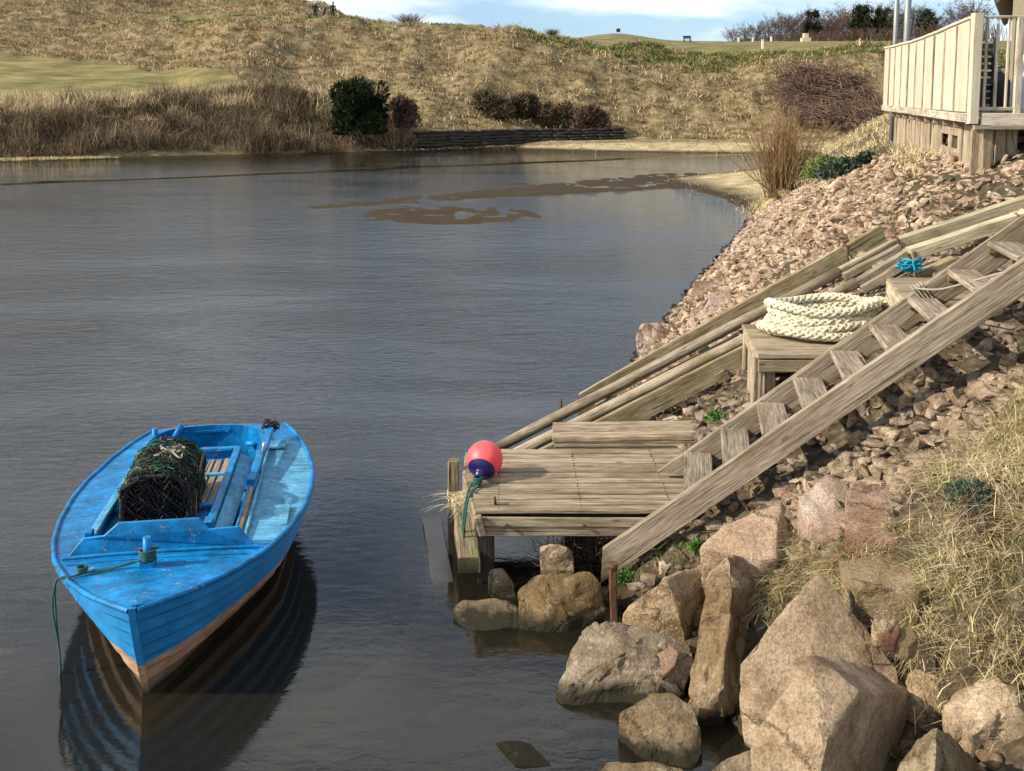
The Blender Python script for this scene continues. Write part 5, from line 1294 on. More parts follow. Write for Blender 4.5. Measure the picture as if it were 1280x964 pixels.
# ------------------------------------------------------------ grass and plants
def tufts(name, x, y, n, h, w, mat, label, spread=.08, lean=.6, bias=(0, 0), tint=(0, 1), up=.8, seg=3, kind='stuff', cat='grass', hz=None):
    N = len(x); z = terrain(x, y) if hz is None else hz
    X = np.repeat(x, n)+RNG.normal(0, spread, N*n); Y = np.repeat(y, n)+RNG.normal(0, spread, N*n); Z = np.repeat(z, n)-.03
    an = RNG.uniform(0, 6.28, N*n); le = np.abs(RNG.normal(0, lean, N*n))
    tb = np.repeat(RNG.uniform(-.12, .12, N), n)
    bx = np.repeat(RNG.normal(bias[0], .25, N), n); by = np.repeat(RNG.normal(bias[1], .25, N), n)
    L = np.stack([np.cos(an)*le+bx, np.sin(an)*le+by], 1)
    nr = np.linalg.norm(L, axis=1, keepdims=True); L = L/np.maximum(1, nr/1.25)
    hh = np.repeat(RNG.uniform(.7, 1.25, N)*np.broadcast_to(h, (N,)), n)*RNG.uniform(.55, 1.15, N*n)
    o = blades(name, np.stack([X, Y, Z], 1), hh, w, L, mat, seg=seg, tint=np.clip(RNG.uniform(tint[0], tint[1], N*n)+tb, 0, 1), up=up)
    return tag(o, label, cat, None, kind)
def near_grass():
    # right-hand mound
    P = []
    while len(P) < 1950:
        x = random.uniform(1.9, 5.4); y = random.uniform(4.6, 6.9)
        lim = 6.25-.16*(x-1.0)+.25*vnoise(x*2.3, 7.7)
        if y > lim-.1 : continue
        q = vnoise(x*1.1+5, y*1.1); u = 640+F_PX*x/y
        if x < 2.02+.25*q: continue
        if vnoise(x*2.6+9, y*2.6, seed=77) < -.32 and random.random() < .62: continue
        v_ = 119+F_PX*(3.5-.7*(x-1.0))/y
        if (1120 < u < 1235 and 805 < v_ < 905) or (u > 1180 and v_ > 850): continue
        if (1045 < u < 1190 and 596 < v_ < 690) or (1055 < u < 1215 and 684 < v_ < 738): continue
        P.append((x, y))
    P = np.array(P)
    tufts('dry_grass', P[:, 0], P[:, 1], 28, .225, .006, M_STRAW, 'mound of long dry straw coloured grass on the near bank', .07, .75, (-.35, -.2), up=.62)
    g = P[RNG.random(len(P)) < .3]; tufts('green_undergrass', g[:, 0]+.05, g[:, 1], 16, .12, .006, M_GREENG, 'green grass shooting through the dry mound', .07, .5)
    # thin grass in the gaps between boulders
    Q = np.array([hit(u, v)[:2] for u, v in [(960, 700), (985, 705), (1000, 720), (965, 730), (950, 720), (1010, 690), (1030, 685), (990, 740), (975, 690), (1020, 670), (1045, 700), (1060, 680), (1085, 690), (1120, 688), (1000, 668), (950, 755), (940, 690), (1045, 720), (1055, 740), (1150, 830), (1160, 800), (1195, 690), (1225, 720)]])
    Q = np.repeat(Q, 10, 0)+RNG.normal(0, .075, (len(Q)*10, 2))
    tufts('gap_grass', Q[:, 0], Q[:, 1], 30, .17, .005, M_STRAW, 'wisps of dry grass between the near boulders', .04, .8, (-.2, -.3), up=.6)
    g = Q[RNG.random(len(Q)) < .45]; tufts('gap_green', g[:, 0], g[:, 1], 14, .09, .006, M_GREENG, 'short green grass in the gaps between the near boulders', .04, .6)
    Q = np.array([hit(u, v)[:2] for u, v in [(840, 680), (870, 672), (900, 668), (855, 690), (800, 715), (880, 690), (830, 695), (780, 715), (925, 650), (895, 545), (870, 545), (820, 520), (960, 480), (970, 470), (985, 460), (1165, 315), (1180, 300)]])
    Q = np.repeat(Q, 5, 0)+RNG.normal(0, .06, (len(Q)*5, 2))
    tufts('moss_grass', Q[:, 0], Q[:, 1], 26, .07, .006, M_GREENG, 'low mossy grass at the stair foot', .05, .7, tint=(.4, 1))
    # fine dead twigs under the platform edge
    rg = np.random.default_rng(5); c = hit(745, 700); L = []
    for k in range(170):
        b = np.array([c.x-.12+rg.normal(0, .14), c.y+rg.normal(0, .12), c.z]); d = rg.normal(0, 1, 3); d[2] = abs(d[2])*1.1; d /= np.linalg.norm(d)
        L.append(spline([b, b+d*.1+rg.normal(0, .02, 3), b+d*.2+rg.normal(0, .04, 3), b+d*rg.uniform(.2, .34)+rg.normal(0, .07, 3)], 7))
    tag(tubes('dead_twigs', np.array(L), .0035, M_TWIG, None, n=3, taper=.4, tint=rg.uniform(.2, .9, 170)), 'bare tangle of dead brown twigs under the front edge of the platform', 'twigs', kind='stuff')
near_grass()
def leaf_plant(name, c, r, n, size, mat, label, cat='plant', h=1.0, group=None, tint=(0, 1)):
    rg = RNG; d = rg.normal(0, 1, (n, 3)); d /= np.linalg.norm(d, axis=1, keepdims=True); d[:, 2] = np.abs(d[:, 2])*h
    P = np.array(c)+d*r*rg.uniform(.25, 1, (n, 1))**.6
    a = rg.normal(0, 1, (n, 3)); a = a*.7+d; a /= np.linalg.norm(a, axis=1, keepdims=True)
    b = np.cross(a, rg.normal(0, 1, (n, 3))); b /= np.linalg.norm(b, axis=1, keepdims=True); s = size*rg.uniform(.6, 1.2, (n, 1))
    V = np.stack([P, P+a*s*.5+b*s*.28, P+a*s, P+a*s*.5-b*s*.28], 1).reshape(-1, 3)
    o = link(name, npmesh(name, V, np.arange(n*4).reshape(n, 4), np.repeat(rg.uniform(tint[0], tint[1], n), 4)), mat)
    return tag(o, label, cat, group)
def plants():
    for (u, v, r, lb) in ((781, 728, .055, 'bright green leafy weed beside the rusty stake'), (872, 690, .06, 'green weed in the moss above the two tone boulder'), (893, 528, .07, 'small leafy weed at the right end of the upper platform step'), (1108, 340, .05, 'tiny weed behind the second timber box')):
        c = hit(u, v); leaf_plant('weed', (c.x, c.y-.03, c.z+.03), r, 130, .04, M_WEED, lb)
    c = hit(1205, 650); leaf_plant('ivy_clump', (c.x, c.y-.05, c.z+.12), .13, 700, .03, M_IVY, 'blue green ivy clump at the right end of the broad granite slab', 'plant')
    c = hit(1225, 675); rg = RNG; L = []
    for k in range(60):
        b = np.array([c.x+rg.normal(0, .12), c.y+rg.normal(0, .08), c.z]); L.append(spline([b, b+rg.normal(0, .03, 3)+(0, 0, .1), b+rg.normal(0, .06, 3)+(0, 0, .25)], 6))
    tag(tubes('dead_stalks', np.array(L), .004, M_TWIG, None, n=3, taper=.5, tint=rg.uniform(.2, 1, 60)), 'upright dead brown stalks beside the ivy clump', 'stalks', kind='stuff')
    for (u, v, y, r, lb) in ((1030, 185, 22, .5, 'dark green broom shrub on the grassy shoulder, nearest the osier'), (1045, 200, 19.5, .34, 'green shrub on the slope left of the deck skirt'), (1062, 190, 19, .28, 'small green shrub uphill of the middle one'), (1085, 186, 18.4, .18, 'tiny green sprig nearest the deck skirt'), (1035, 178, 24, .3, 'green sprig at the shoulder crest')):
        c = py(u, v, y); zt = tz(c.x, c.y)
        leaf_plant('shrub', (c.x, c.y, zt+.05), r, 900, .09, M_IVY if y < 20 else M_GREENG, lb, 'shrub', tint=(0, .5))
    # dry grass on the shoulder between the rubble and the osier
    n = 1500; y = RNG.uniform(18, 36, n); s = RNG.uniform(-.3, 8, n); x = np.interp(y, XB[:, 0], XB[:, 1])+s
    k = (s > np.interp(y, [16, 19, 23, 27, 30], [3.9, 3.2, 2.0, .6, -.3])) | (y > 28); x, y = x[k], y[k]
    tufts('shoulder_grass', x, y, 15, .32, .02, M_STRAW, 'dry grass over the shoulder of the bank left of the deck', .16, .6, up=.6, tint=(.2, 1))
    n = 420; y = RNG.uniform(13, 19, n); x = np.interp(y, XB[:, 0], XB[:, 1])+RNG.uniform(3.6, 6, n)
    tufts('deck_grass', x, y, 20, .25, .015, M_STRAW, 'dry grass against the deck skirt', .12, .6, up=.6)
    n = 260; y = RNG.uniform(9, 24, n); x = np.interp(y, XB[:, 0], XB[:, 1])+RNG.uniform(.2, 4.2, n)
    tufts('rubble_grass', x, y, 16, .16, .009, M_STRAW, 'sparse dry grass growing through the stone bank', .08, .8, up=.6)
    n = 60; y = RNG.uniform(9, 20, n); x = np.interp(y, XB[:, 0], XB[:, 1])+RNG.uniform(.2, 4.0, n)
    tufts('rubble_weeds', x, y, 20, .09, .02, M_GREENG, 'small green weeds dotted over the stone bank', .09, .9, up=.6)
    # spits
    n = 1500; y = RNG.uniform(30, 47.5, n); x = np.interp(y, APR[:, 0], APR[:, 1])+np.abs(RNG.uniform(.2, 10, n)); k = x < 16
    tufts('spit_grass', x[k], y[k], 9, .16, .035, M_STRAW, 'flattened straw coloured grass on the near sand spit', .25, 1.0, up=.35, tint=(.3, 1))
    n = 2200; x = RNG.uniform(1, 40, n); y = np.interp(x, FS[:, 0], FS[:, 1])+RNG.uniform(.2, 9, n); k = (terrain(x, y) > .03) & (terrain(x, y) < .6)
    tufts('far_spit_grass', x[k], y[k], 7, .2, .06, M_STRAW, 'pale grass on the far sand spit', .3, .9, up=.45, tint=(.1, 1))
    # osier bush
    c = py(975, 250, 27.5); z0 = tz(c.x, c.y); t = thing('osier_bush', (c.x, c.y, z0), 'tall bare osier bush with orange brown stems at the end of the stone bank', 'bush')
    L = []; n = 420
    for k in range(n):
        a = RNG.uniform(0, 6.28); sp = abs(RNG.normal(0, .42)); hgt = RNG.uniform(1.2, 2.45)*(1-.18*min(1, sp)); b0 = RNG.normal(0, .13, 2)
        if k % 5 == 0: sp *= 1.5
        b = np.array([c.x+b0[0], c.y+b0[1], z0-.05]); d = np.array([math.cos(a)*sp, math.sin(a)*sp, 1])
        L.append(spline([b, b+d*hgt*.35*np.array([1.2, 1.2, 1]), b+d*hgt*.7+RNG.normal(0, .04, 3), b+d*hgt+RNG.normal(0, .07, 3)], 8))
    L = np.array(L); o = tubes('stems', L, .011, M_OSIER, None, n=3, taper=.35, tint=RNG.uniform(0, 1, n)); o.parent = t; o.matrix_basis = PM[t.name].inverted()
    T = []
    for k in range(1400):
        p = L[RNG.integers(0, n), RNG.integers(3, 8)]; d = RNG.normal(0, .09, 3); d[2] = abs(d[2])+.14; T.append([p, p+d*.6, p+d*1.2+RNG.normal(0, .02, 3)])
    o = tubes('twigs', np.array(T), .006, M_OSIER, None, n=3, taper=.4, tint=RNG.uniform(.2, 1, 1400)); o.parent = t; o.matrix_basis = PM[t.name].inverted()
plants()

def far_side():
    # marram over the dune faces
    def scatter(n, xr, yr, cond):
        x = RNG.uniform(*xr, n); y = RNG.uniform(*yr, n); z, m, r = far_z(x, y); k = cond(x, y, m, r); return x[k], y[k]
    fairway = lambda m, r: (r < -.29) & (m > 8) & (m < 38+5*sstep(-.33, -.42, r))
    def c1(x, y, m, r):
        fw = fairw(m, r, 6, 9) > .5
        tf = (sstep(21, 25, m)*sstep(-.0, .06, r)) > .55
        m0 = np.interp(r, [-.36, -.27, -.19, -.08, 0], [48, 39, 35, 30, 25]); pth = (m > m0-2.4) & (m < m0+6.5) & (r > -.37) & (r < .0)
        return (m > np.where(r > -.06, 1.2, 4)) & ~fw & ~tf & ~pth & (np.abs(r) < .62) & (y < 150)
    x, y = scatter(34000, (-85, 48), (58, 150), c1)
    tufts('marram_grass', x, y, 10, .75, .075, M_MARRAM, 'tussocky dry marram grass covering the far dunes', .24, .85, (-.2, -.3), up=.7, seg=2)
    x, y = scatter(3500, (-85, 48), (58, 120), lambda x, y, m, r: c1(x, y, m, r) & (vnoise(x*.13+3, y*.13, seed=5) > .25))
    tufts('green_patches', x, y, 10, .45, .08, M_GREENG, 'greener grass patches low on the far dunes', .35, .6, up=.7, seg=2)
    # fringe of green along the crest on the right
    x, y = scatter(6000, (0, 48), (82, 96), lambda x, y, m, r: (m > 15.5) & (m < 23.5) & (vnoise(x*.2, y*.2, seed=9) > -.3))
    tufts('crest_greenery', x, y, 8, .5, .1, M_GREENG, 'low green growth along the crest of the far bank', .4, .6, up=.7, seg=2)
    n = 2600; r = RNG.uniform(-.42, -.02, n); y = RNG.uniform(84, 118, n); x = r*y; z, m, r = far_z(x, y); m0 = np.interp(r, [-.36, -.27, -.19, -.08, 0], [48, 39, 35, 30, 25]); k = (m > m0-2.6) & (m < m0+.8)
    tufts('crest_turf', x[k], y[k], 10, .4, .1, M_GREENG, 'thin line of green turf along the dune top path', .3, .6, up=.7, seg=2)
    # reeds on the left waterside
    n = 5200; x = RNG.uniform(-50, -5, n); m = RNG.uniform(.3, 8.5, n)**1.0; y = np.interp(x, YF[:, 0], YF[:, 1])+m
    k = (m < np.interp(x, [-50, -12, -8, -5], [8.5, 8.5, 6, 3])); x, y = x[k], y[k]
    tufts('waterside_reeds', x, y, 15, .35+1.0*np.clip(.6+1.3*vnoise(x*.55, y*.7, seed=21), .1, 1.3), .05, M_REED, 'grey brown reeds and rank grass along the left waterside', .24, .85, (-.1, -.15), up=.95, seg=2, cat='reeds')
    n = 900; x = RNG.uniform(-50, -12, n); y = np.interp(x, YF[:, 0], YF[:, 1])+RNG.uniform(5.5, 9.5, n)
    tufts('reed_tops', x, y, 16, 1.0, .05, M_MARRAM, 'paler grass along the top of the reed bed', .3, .4, up=.95, tint=(.5, 1), seg=2)
    n = 700; x = RNG.uniform(-31, -22.5, n); y = np.interp(x, YF[:, 0], YF[:, 1])+RNG.uniform(-1.2, .6, n)*np.clip((-22-x)/3, .1, 1)
    tufts('shore_grass', x, y, 12, .3, .05, M_STRAW, 'low pale grass on the mud at the left shore', .25, .8, up=.5, seg=2, tint=(.3, 1), hz=np.full(n, .05))
    # bush of dark gorse
    def bush(u0, u1, v0, v1, yy, n, mat, label, name='gorse_bush', size=.22, cat='bush', tint=(0, 1), rmin=.12, rmax=.36):
        a = py(u0, v1, yy); b = py(u1, v0, yy); c = Vector(((a.x+b.x)/2, yy+.8, 0)); w = (b.x-a.x)/2; h = b.z-a.z; zb = tz(c.x, c.y)
        t = thing(name, (c.x, c.y, zb), label, cat)
        L = []; P = []; cl = []
        for k in range(44):
            q = (RNG.uniform(-.85, .85), RNG.uniform(-.7, .7), RNG.uniform(.0, .8)); q = (q[0]*(1.05-.45*q[2]), q[1], q[2]); rr = RNG.uniform(rmin, rmax)
            cl.append((*q, rr))
        pts = []; di = []
        for k in range(n):
            q = cl[RNG.integers(0, len(cl))]; d = RNG.normal(0, 1, 3); d /= np.linalg.norm(d)
            pts.append((c.x+(q[0]+d[0]*q[3])*w, c.y+(q[1]+d[1]*q[3])*w*.9, max(zb, a.z-.2)+max(0, (q[2]+d[2]*q[3]*.7))*h)); di.append(d)
        P = np.array(pts); D = np.array(di); D[:, 2] = np.abs(D[:, 2])*.8+.3; D = D+RNG.normal(0, .35, D.shape); D /= np.linalg.norm(D, axis=1, keepdims=True)
        B = np.cross(D, RNG.normal(0, 1, D.shape)); B /= np.linalg.norm(B, axis=1, keepdims=True); s = size*RNG.uniform(.6, 1.3, (n, 1))
        V = np.stack([P-B*s*.16, P+B*s*.16, P+D*s+B*s*.05, P+D*s-B*s*.05], 1).reshape(-1, 3)
        o = link('crown', npmesh('crown', V, np.arange(n*4).reshape(n, 4), np.repeat(RNG.uniform(tint[0], tint[1], n), 4)), mat, t, world=Matrix.Identity(4))
        S = []
        for k in range(14):
            e = P[RNG.integers(0, n)]; b0 = np.array([c.x+RNG.normal(0, w*.15), c.y, zb-.1]); S.append(spline([b0, (b0+e)/2+RNG.normal(0, .1, 3), e], 8))
        tubes('stems', np.array(S), .05, M_BARK, t, n=4, taper=.3, tint=np.full(14, .4), local=False).matrix_basis = PM[t.name].inverted()
        return t
    bush(411, 487, 96, 164, 61.5, 12000, M_GORSE, 'dense dark evergreen bush at the far waterside left of centre', size=.3, tint=(0, .8), rmin=.1, rmax=.34)
    bush(484, 522, 118, 156, 63.5, 3500, M_TWIG, 'brown leafless bush just right of the dark evergreen', 'brown_bush', .25, tint=(0, .5))
    bush(590, 640, 124, 158, 71, 3500, M_SCRUB, 'low dark bush above the revetment, left one of four', 'scrub_bush', .28, tint=(.2, 1))
    bush(635, 680, 128, 160, 72, 3500, M_SCRUB, 'brownish low bush above the revetment, second from left', 'scrub_bush', .28, tint=(0, .6))
    bush(675, 722, 127, 160, 72, 3500, M_SCRUB, 'low dark bush above the revetment, third from left', 'scrub_bush', .28, tint=(.2, 1))
    bush(716, 765, 134, 170, 71, 4000, M_TWIG, 'dark brown bush at the right end of the revetment', 'scrub_bush', .28, tint=(0, .5))
    # bramble on the right of the dune
    for (u0, u1, v0, v1, yy, lb) in ((985, 1050, 88, 150, 74, 'purple brown bramble thicket on the far bank, left half'), (1040, 1112, 78, 146, 73, 'purple brown bramble thicket on the far bank beside the deck panel')):
        a = py(u0, v1, yy); b = py(u1, v0, yy); L = []; n = 1500; zb = tz((a.x+b.x)/2, yy)
        t = thing('bramble_thicket', ((a.x+b.x)/2, yy, zb), lb, 'thicket')
        for k in range(n):
            x = RNG.uniform(a.x, b.x); q = 1-((x-(a.x+b.x)/2)/(b.x-a.x)*1.7)**2; y = yy+RNG.uniform(-2, 6); zt = tz(x, y)+RNG.uniform(0, 1.0)*max(.2, q)
            p = np.array([x, y, zt]); d = RNG.normal(0, .5, 3); d[2] = abs(d[2])*.8+.15
            L.append(spline([p, p+d*.5, p+d*np.array([1.1, 1.1, .75]), p+d*np.array([1.7, 1.7, .3])], 6))
        tubes('canes', np.array(L), .03, M_TWIG, t, n=3, taper=.5, tint=RNG.uniform(0, 1, n), local=False).matrix_basis = PM[t.name].inverted()
    # revetment of dark brush bundles
    t = thing('revetment', (1, 69, 0), 'dark revetment of stacked brushwood along the foot of the far dune', 'revetment')
    for r_ in range(5):
        for k in range(14):
            x0 = -6.2+k*1.0+.2*(r_ % 2); x1 = x0+1.0; yf = lambda x: float(np.interp(x, YF[:, 0], YF[:, 1]))+.15+.07*r_
            plank('brushwood_bundle', (x0, yf(x0), .30+.2*r_+random.uniform(-.03, .03)), (x1, yf(x1), .30+.2*r_+random.uniform(-.03, .03)), .3, .24, M_DARKW, t, rnd=True, seg=3, jit=.03)
far_side()

def trees():
    def tree(px, vtop, yy, kind, label, width=1.0, group=None):
        c = py(px, 52, yy); zb = tz(c.x, c.y)-.1; top = py(px, vtop, yy).z; H = top-zb
        t = thing('pine_tree' if kind == 'pine' else 'bare_tree', (c.x, c.y, zb), label, 'tree', group)
        rg = RNG; I = PM[t.name].inverted()
        lean = rg.normal(0, .05)*H+.08*H
        tr = spline([(c.x, yy, zb), (c.x+lean*.4, yy, zb+H*.4), (c.x+lean, yy, zb+H*.93)], 10)
        tubes('trunk', [tr], .03*H, M_BARK, t, n=7, taper=.25, tint=[.4], local=False).matrix_basis = I
        L = []; E_ = []
        nb = 34 if kind == 'pine' else 46
        for k in range(nb):
            f = rg.uniform(.3, 1) if kind == 'pine' else rg.uniform(.12, .95); p = tr[min(9, int(f*9))]
            a = rg.uniform(0, 6.28); ln = H*width*(rg.uniform(.2, .42)*(1.25-.75*f) if kind == 'pine' else rg.uniform(.25, .5)*(1.2-.5*f))
            d = np.array([math.cos(a), math.sin(a), .25 if kind == 'pine' else rg.uniform(.5, 1.1)]); 
            if kind == 'pine': d[0] += .25
            q = spline([p, p+d*ln*.5+rg.normal(0, .03*H, 3), p+d*ln+rg.normal(0, .03*H, 3)], 6); L.append(q); E_.append(q)
        L = np.array(L); tubes('limbs', L, .009*H, M_BARK, t, n=4, taper=.3, tint=rg.uniform(.1, .8, nb), local=False).matrix_basis = I
        if kind == 'pine':
            n = 2600; b = L[rg.integers(0, nb, n), rg.integers(2, 6, n)]; P = b+rg.normal(0, .035*H, (n, 3)); D = rg.normal(0, 1, (n, 3)); D[:, 2] = np.abs(D[:, 2]); D /= np.linalg.norm(D, axis=1, keepdims=True)
            B = np.cross(D, rg.normal(0, 1, (n, 3))); B /= np.linalg.norm(B, axis=1, keepdims=True); s = .07*H*rg.uniform(.5, 1.2, (n, 1))
            V = np.stack([P-B*s*.2, P+B*s*.2, P+D*s+B*s*.1, P+D*s-B*s*.1], 1).reshape(-1, 3)
            link('crown', npmesh('crown', V, np.arange(n*4).reshape(n, 4), np.repeat(rg.uniform(.1, .9, n), 4)), M_GORSE, t, world=Matrix.Identity(4))
        else:
            T = []
            for k in range(950):
                p = L[rg.integers(0, nb), rg.integers(2, 6)]; d = rg.normal(0, .06*H, 3); d[2] = abs(d[2])*1.2; T.append([p, p+d, p+d*1.9+rg.normal(0, .015*H, 3)])
            tubes('crown', np.array(T), .0058*H, M_TWIG, t, n=3, taper=.5, tint=rg.uniform(0, .7, 950), local=False).matrix_basis = I
    specs = [(915, 42, 'b'), (930, 40, 'b'), (945, 37, 'b'), (960, 33, 'b'), (975, 30, 'b'), (990, 28, 'b'), (1010, 13, 'p'), (1000, 30, 'b'), (1025, 24, 'b'), (1040, 27, 'b'), (1052, 24, 'b'), (1065, 22, 'b'), (1073, 5, 'p'), (1090, 20, 'b'), (1099, 10, 'p'), (1108, 25, 'b'), (1122, 24, 'b'), (1138, 22, 'b'), (1150, 11, 'p'), (1165, 28, 'b'), (1190, 22, 'b'), (1215, 18, 'b'), (1080, 27, 'b'), (1032, 34, 'b')]
    pn = ['wind bent dark pine standing highest over the left of the tree belt', 'tallest dark pine in the middle of the skyline tree belt', 'dark pine just left of the galvanised poles', 'dark pine seen right of the galvanised poles']; pi_ = 0
    ORD = 'first second third fourth fifth sixth seventh eighth ninth tenth eleventh twelfth thirteenth fourteenth fifteenth sixteenth seventeenth eighteenth nineteenth twentieth'.split(); bi = -1
    for u, v, k in sorted(specs):
        bi += k != 'p'
        if k == 'p': tree(u, v, 196, 'pine', pn[pi_], 1.0); pi_ += 1
        else: tree(u, v-2, 200+random.uniform(-6, 6), 'bare', ORD[bi]+' bare brown tree from the left in the leafless belt on the right skyline', 1.9, 'bare trees of the skyline belt')
    n = 2600; x = np.concatenate([RNG.uniform(43, 92, n)]); y = RNG.uniform(188, 204, n); T = []
    for k in range(n):
        zb = float(np.interp(x[k], [43, 60, 92], [0, 1.8, 2.6])); p = np.array([x[k], y[k], tz(x[k], y[k])]); d = np.array([RNG.normal(0, .25), RNG.normal(0, .25), 1])*(.5+zb)*RNG.uniform(.5, 1.1)
        T.append([p, p+d*.6+RNG.normal(0, .1, 3), p+d+RNG.normal(0, .3, 3)])
    tag(tubes('undergrowth', np.array(T), .05, M_TWIG, None, n=3, taper=.5, tint=RNG.uniform(0, .6, n)), 'dense brown undergrowth filling the foot of the skyline tree belt', 'undergrowth', kind='stuff')
    # leafless shrubs on the skyline
    for u, v0, y, lb, w in ((690, 37, 110, 'bare shrub poking over the skyline right of the highest crest', 1.0), (511, 18, 100, 'bare straggly shrub on the skyline left of centre', 1.7)):
        c = py(u, v0, y); zb = tz(c.x, c.y)-.1; L = []; hh = c.z-zb
        for k in range(240):
            a = RNG.uniform(0, 6.28); sp = RNG.uniform(0, .7)*w; b = np.array([c.x+RNG.normal(0, .25*w), c.y, zb]); L.append([b, b+np.array([math.cos(a)*sp, math.sin(a)*sp, 1])*hh*.6, b+np.array([math.cos(a)*sp*1.2, math.sin(a)*sp, 1.05])*hh*RNG.uniform(.7, 1.05)])
        tag(tubes('bare_shrub', np.array(L), .015, M_TWIG, None, n=3, taper=.5, tint=RNG.uniform(0, .7, 240)), lb, 'shrub')
trees()

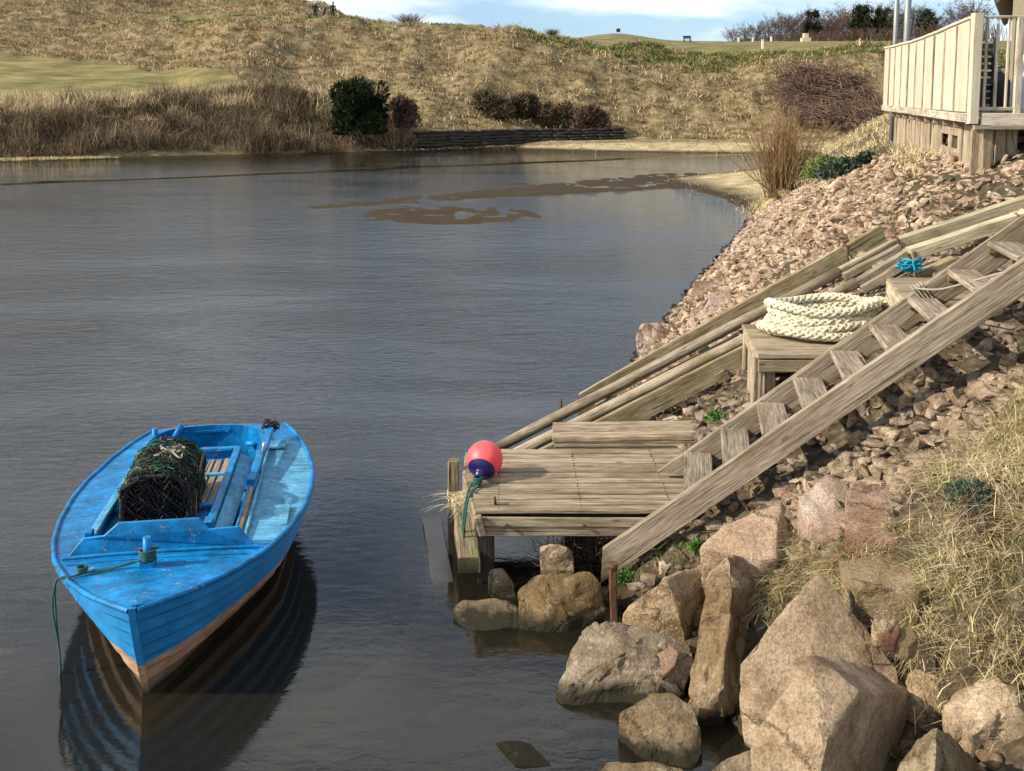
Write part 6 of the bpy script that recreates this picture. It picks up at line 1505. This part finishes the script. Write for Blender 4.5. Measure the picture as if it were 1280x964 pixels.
def golf():
    def flag(u, vt, vb, y, lb, cloth):
        b = py(u, vb, y); b.z = tz(b.x, b.y); tp = py(u, vt, y)
        t = thing('golf_flag', b, lb, 'flag'); cyl('flag_pole', b, tp, .035, M_WHITE, t, n=6)
        if cloth: poly_prism('flag_cloth', [tp+Vector(q) for q in ((-.55, 0, 0), (0, 0, 0.05), (0, 0, -.38), (-.5, 0.05, -.42))], (0, .03, 0), M_FLAGD, t, local=False, bev=0).matrix_basis = PM[t.name].inverted()
    flag(776, 36, 46, 120, 'golf flagstick with a dark flag on the green hill', True)
    for u, v0, v1, y, lb in ((953, 50, 64, 104, 'white marker post on the crest of the far bank'), (1007, 42, 52, 140, 'pale stone marker on the golf course left of the trees'), (923, 47, 51, 140, 'first tiny white tee post on the right of the course'), (941, 47, 51, 140, 'second tiny white tee post on the course'), (964, 46, 50, 140, 'small white post near the tree belt')):
        a = py(u, v1, y); b = py(u, v0, y); zb = tz(a.x, a.y); h = max(.5, b.z-zb)
        if u == 1007:
            t = thing('stone_marker', (a.x, y, zb), lb, 'marker'); plank('shaft', (a.x, y, zb), (a.x, y, b.z), .75, .7, M_RENDER, t, up=(0, 1, 0), ch=.1); plank('plinth', (a.x, y, zb-.1), (a.x, y, zb+.45), 1.2, 1.1, M_RENDER, t, up=(0, 1, 0))
        else:
            w = .2 if u == 953 else .22
            t = thing('marker_post', (a.x, y, zb), lb, 'post'); plank('shaft', (a.x, y, zb-.1), (a.x, y, zb+h), w, w, M_WHITE, t, up=(0, 1, 0)); plank('post_cap', (a.x, y, zb+h), (a.x, y, zb+h+.05), w+.06, w+.06, M_WHITE, t, up=(0, 1, 0))
    # low dark structure on the green
    a = py(859, 48, 118); zb = tz(a.x, a.y); t = thing('course_bench', (a.x, 118, zb), 'small dark bench on the golf course skyline', 'bench')
    box('seat', (a.x, 118, zb+.42), (.9, .3, .06), M_BLACK, t); box('backrest', (a.x, 118.2, zb+.62), (.9, .06, .25), M_BLACK, t)
    for dx in (-.35, .35): box('leg', (a.x+dx, 118, zb+.2), (.08, .4, .4), M_BLACK, t)
    # walkers behind the crest path
    def person(u, y, lb, jm, bag, sit=0):
        c = py(u, 24, y); zb = tz(c.x, c.y); H = 1.72
        t = thing('person', (c.x, c.y, zb), lb, 'person')
        J = dict(pel=(0, 0, .93), ch=(0.02, 0, 1.28), nk=(.03, 0, 1.47), hd=(.05, 0, 1.62), ht=(.05, 0, 1.72), ls=(-.18, 0, 1.42), le=(-.24, .02, 1.15), lh=(-.2, -.1, .9), rs=(.2, 0, 1.42), re=(.27, .02, 1.15), rh=(.24, -.1, .9), lk=(-.1, -.08, .5), lf=(-.12, .05, .05), lt=(-.12, -.12, .03), rk=(.12, .05, .5), rf=(.13, .2, .08), rt=(.13, .05, .03), lhip=(-.09, 0, .9), rhip=(.09, 0, .9))
        E_ = [('pel', 'ch'), ('ch', 'nk'), ('nk', 'hd'), ('hd', 'ht'), ('ch', 'ls'), ('ls', 'le'), ('le', 'lh'), ('ch', 'rs'), ('rs', 're'), ('re', 'rh'), ('pel', 'lhip'), ('lhip', 'lk'), ('lk', 'lf'), ('lf', 'lt'), ('pel', 'rhip'), ('rhip', 'rk'), ('rk', 'rf'), ('rf', 'rt')]
        rad = dict(pel=.15, ch=.16, nk=.06, hd=.1, ht=.07, ls=.08, rs=.08, le=.055, re=.055, lh=.04, rh=.04, lk=.075, rk=.075, lf=.055, rf=.055, lt=.045, rt=.045, lhip=.11, rhip=.11)
        ks = list(J); me = bpy.data.meshes.new('body'); me.from_pydata([J[k] for k in ks], [(ks.index(a), ks.index(b)) for a, b in E_], []); me.update()
        o = link('body', me, jm, t, local=Matrix.Identity(4)); md = o.modifiers.new('skin', 'SKIN')
        for i, k in enumerate(ks): me.skin_vertices[0].data[i].radius = (rad[k], rad[k]*.8)
        me.skin_vertices[0].data[0].use_root = True
        o.modifiers.new('sub', 'SUBSURF').levels = 1
        bm = bmesh.new(); bmesh.ops.create_uvsphere(bm, u_segments=12, v_segments=8, radius=.115)
        for v in bm.verts: v.co.z *= 1.15
        me = bpy.data.meshes.new('head'); bm.to_mesh(me); bm.free(); h = link('head', me, M_SKIN, t, local=Matrix.Translation((.05, -.01, 1.63)))
        bm = bmesh.new(); bmesh.ops.create_uvsphere(bm, u_segments=12, v_segments=8, radius=.125)
        bmesh.ops.delete(bm, geom=[v for v in bm.verts if v.co.z < .02 and v.co.y < .03], context='VERTS')
        me = bpy.data.meshes.new('hat' if bag else 'hair'); bm.to_mesh(me); bm.free(); link(me.name, me, M_WHITE if bag else M_BARKP, t, local=Matrix.Translation((.05, 0, 1.66)))
        return (c.x, c.y, zb)
    global M_BARKP
    M_BARKP = plain('dark_brown_hair', (.04, .025, .015), .9, .1, .2, 9)
    person(394, 97.5, 'person in a dark navy jacket and pale hat walking along the dune top path', M_JACK, 1)
    person(416, 98.5, 'person in dark clothes with brown hair walking second along the dune top path', plain('charcoal_clothes', (.03, .03, .035), .9, .1, .2, 8), 0)
    c = py(404, 24, 98); zb = tz(c.x, c.y); t = thing('golf_trolley', (c.x, 98, zb), 'dark golf trolley with bag between the two walkers', 'golf trolley')
    plank('golf_bag', (c.x-.1, 98, zb+.25), (c.x+.25, 98, zb+1.15), .28, .26, M_BLACK, t, rnd=True); cyl('handle', (c.x+.1, 98, zb+.5), (c.x-.4, 98, zb+1.05), .03, M_GREYC, t, n=6)
    for dy in (-.3, .3): cyl('wheel', (c.x, 98+dy-.03, zb+.16), (c.x, 98+dy+.03, zb+.16), .16, M_BLACK, t, n=14)
golf()
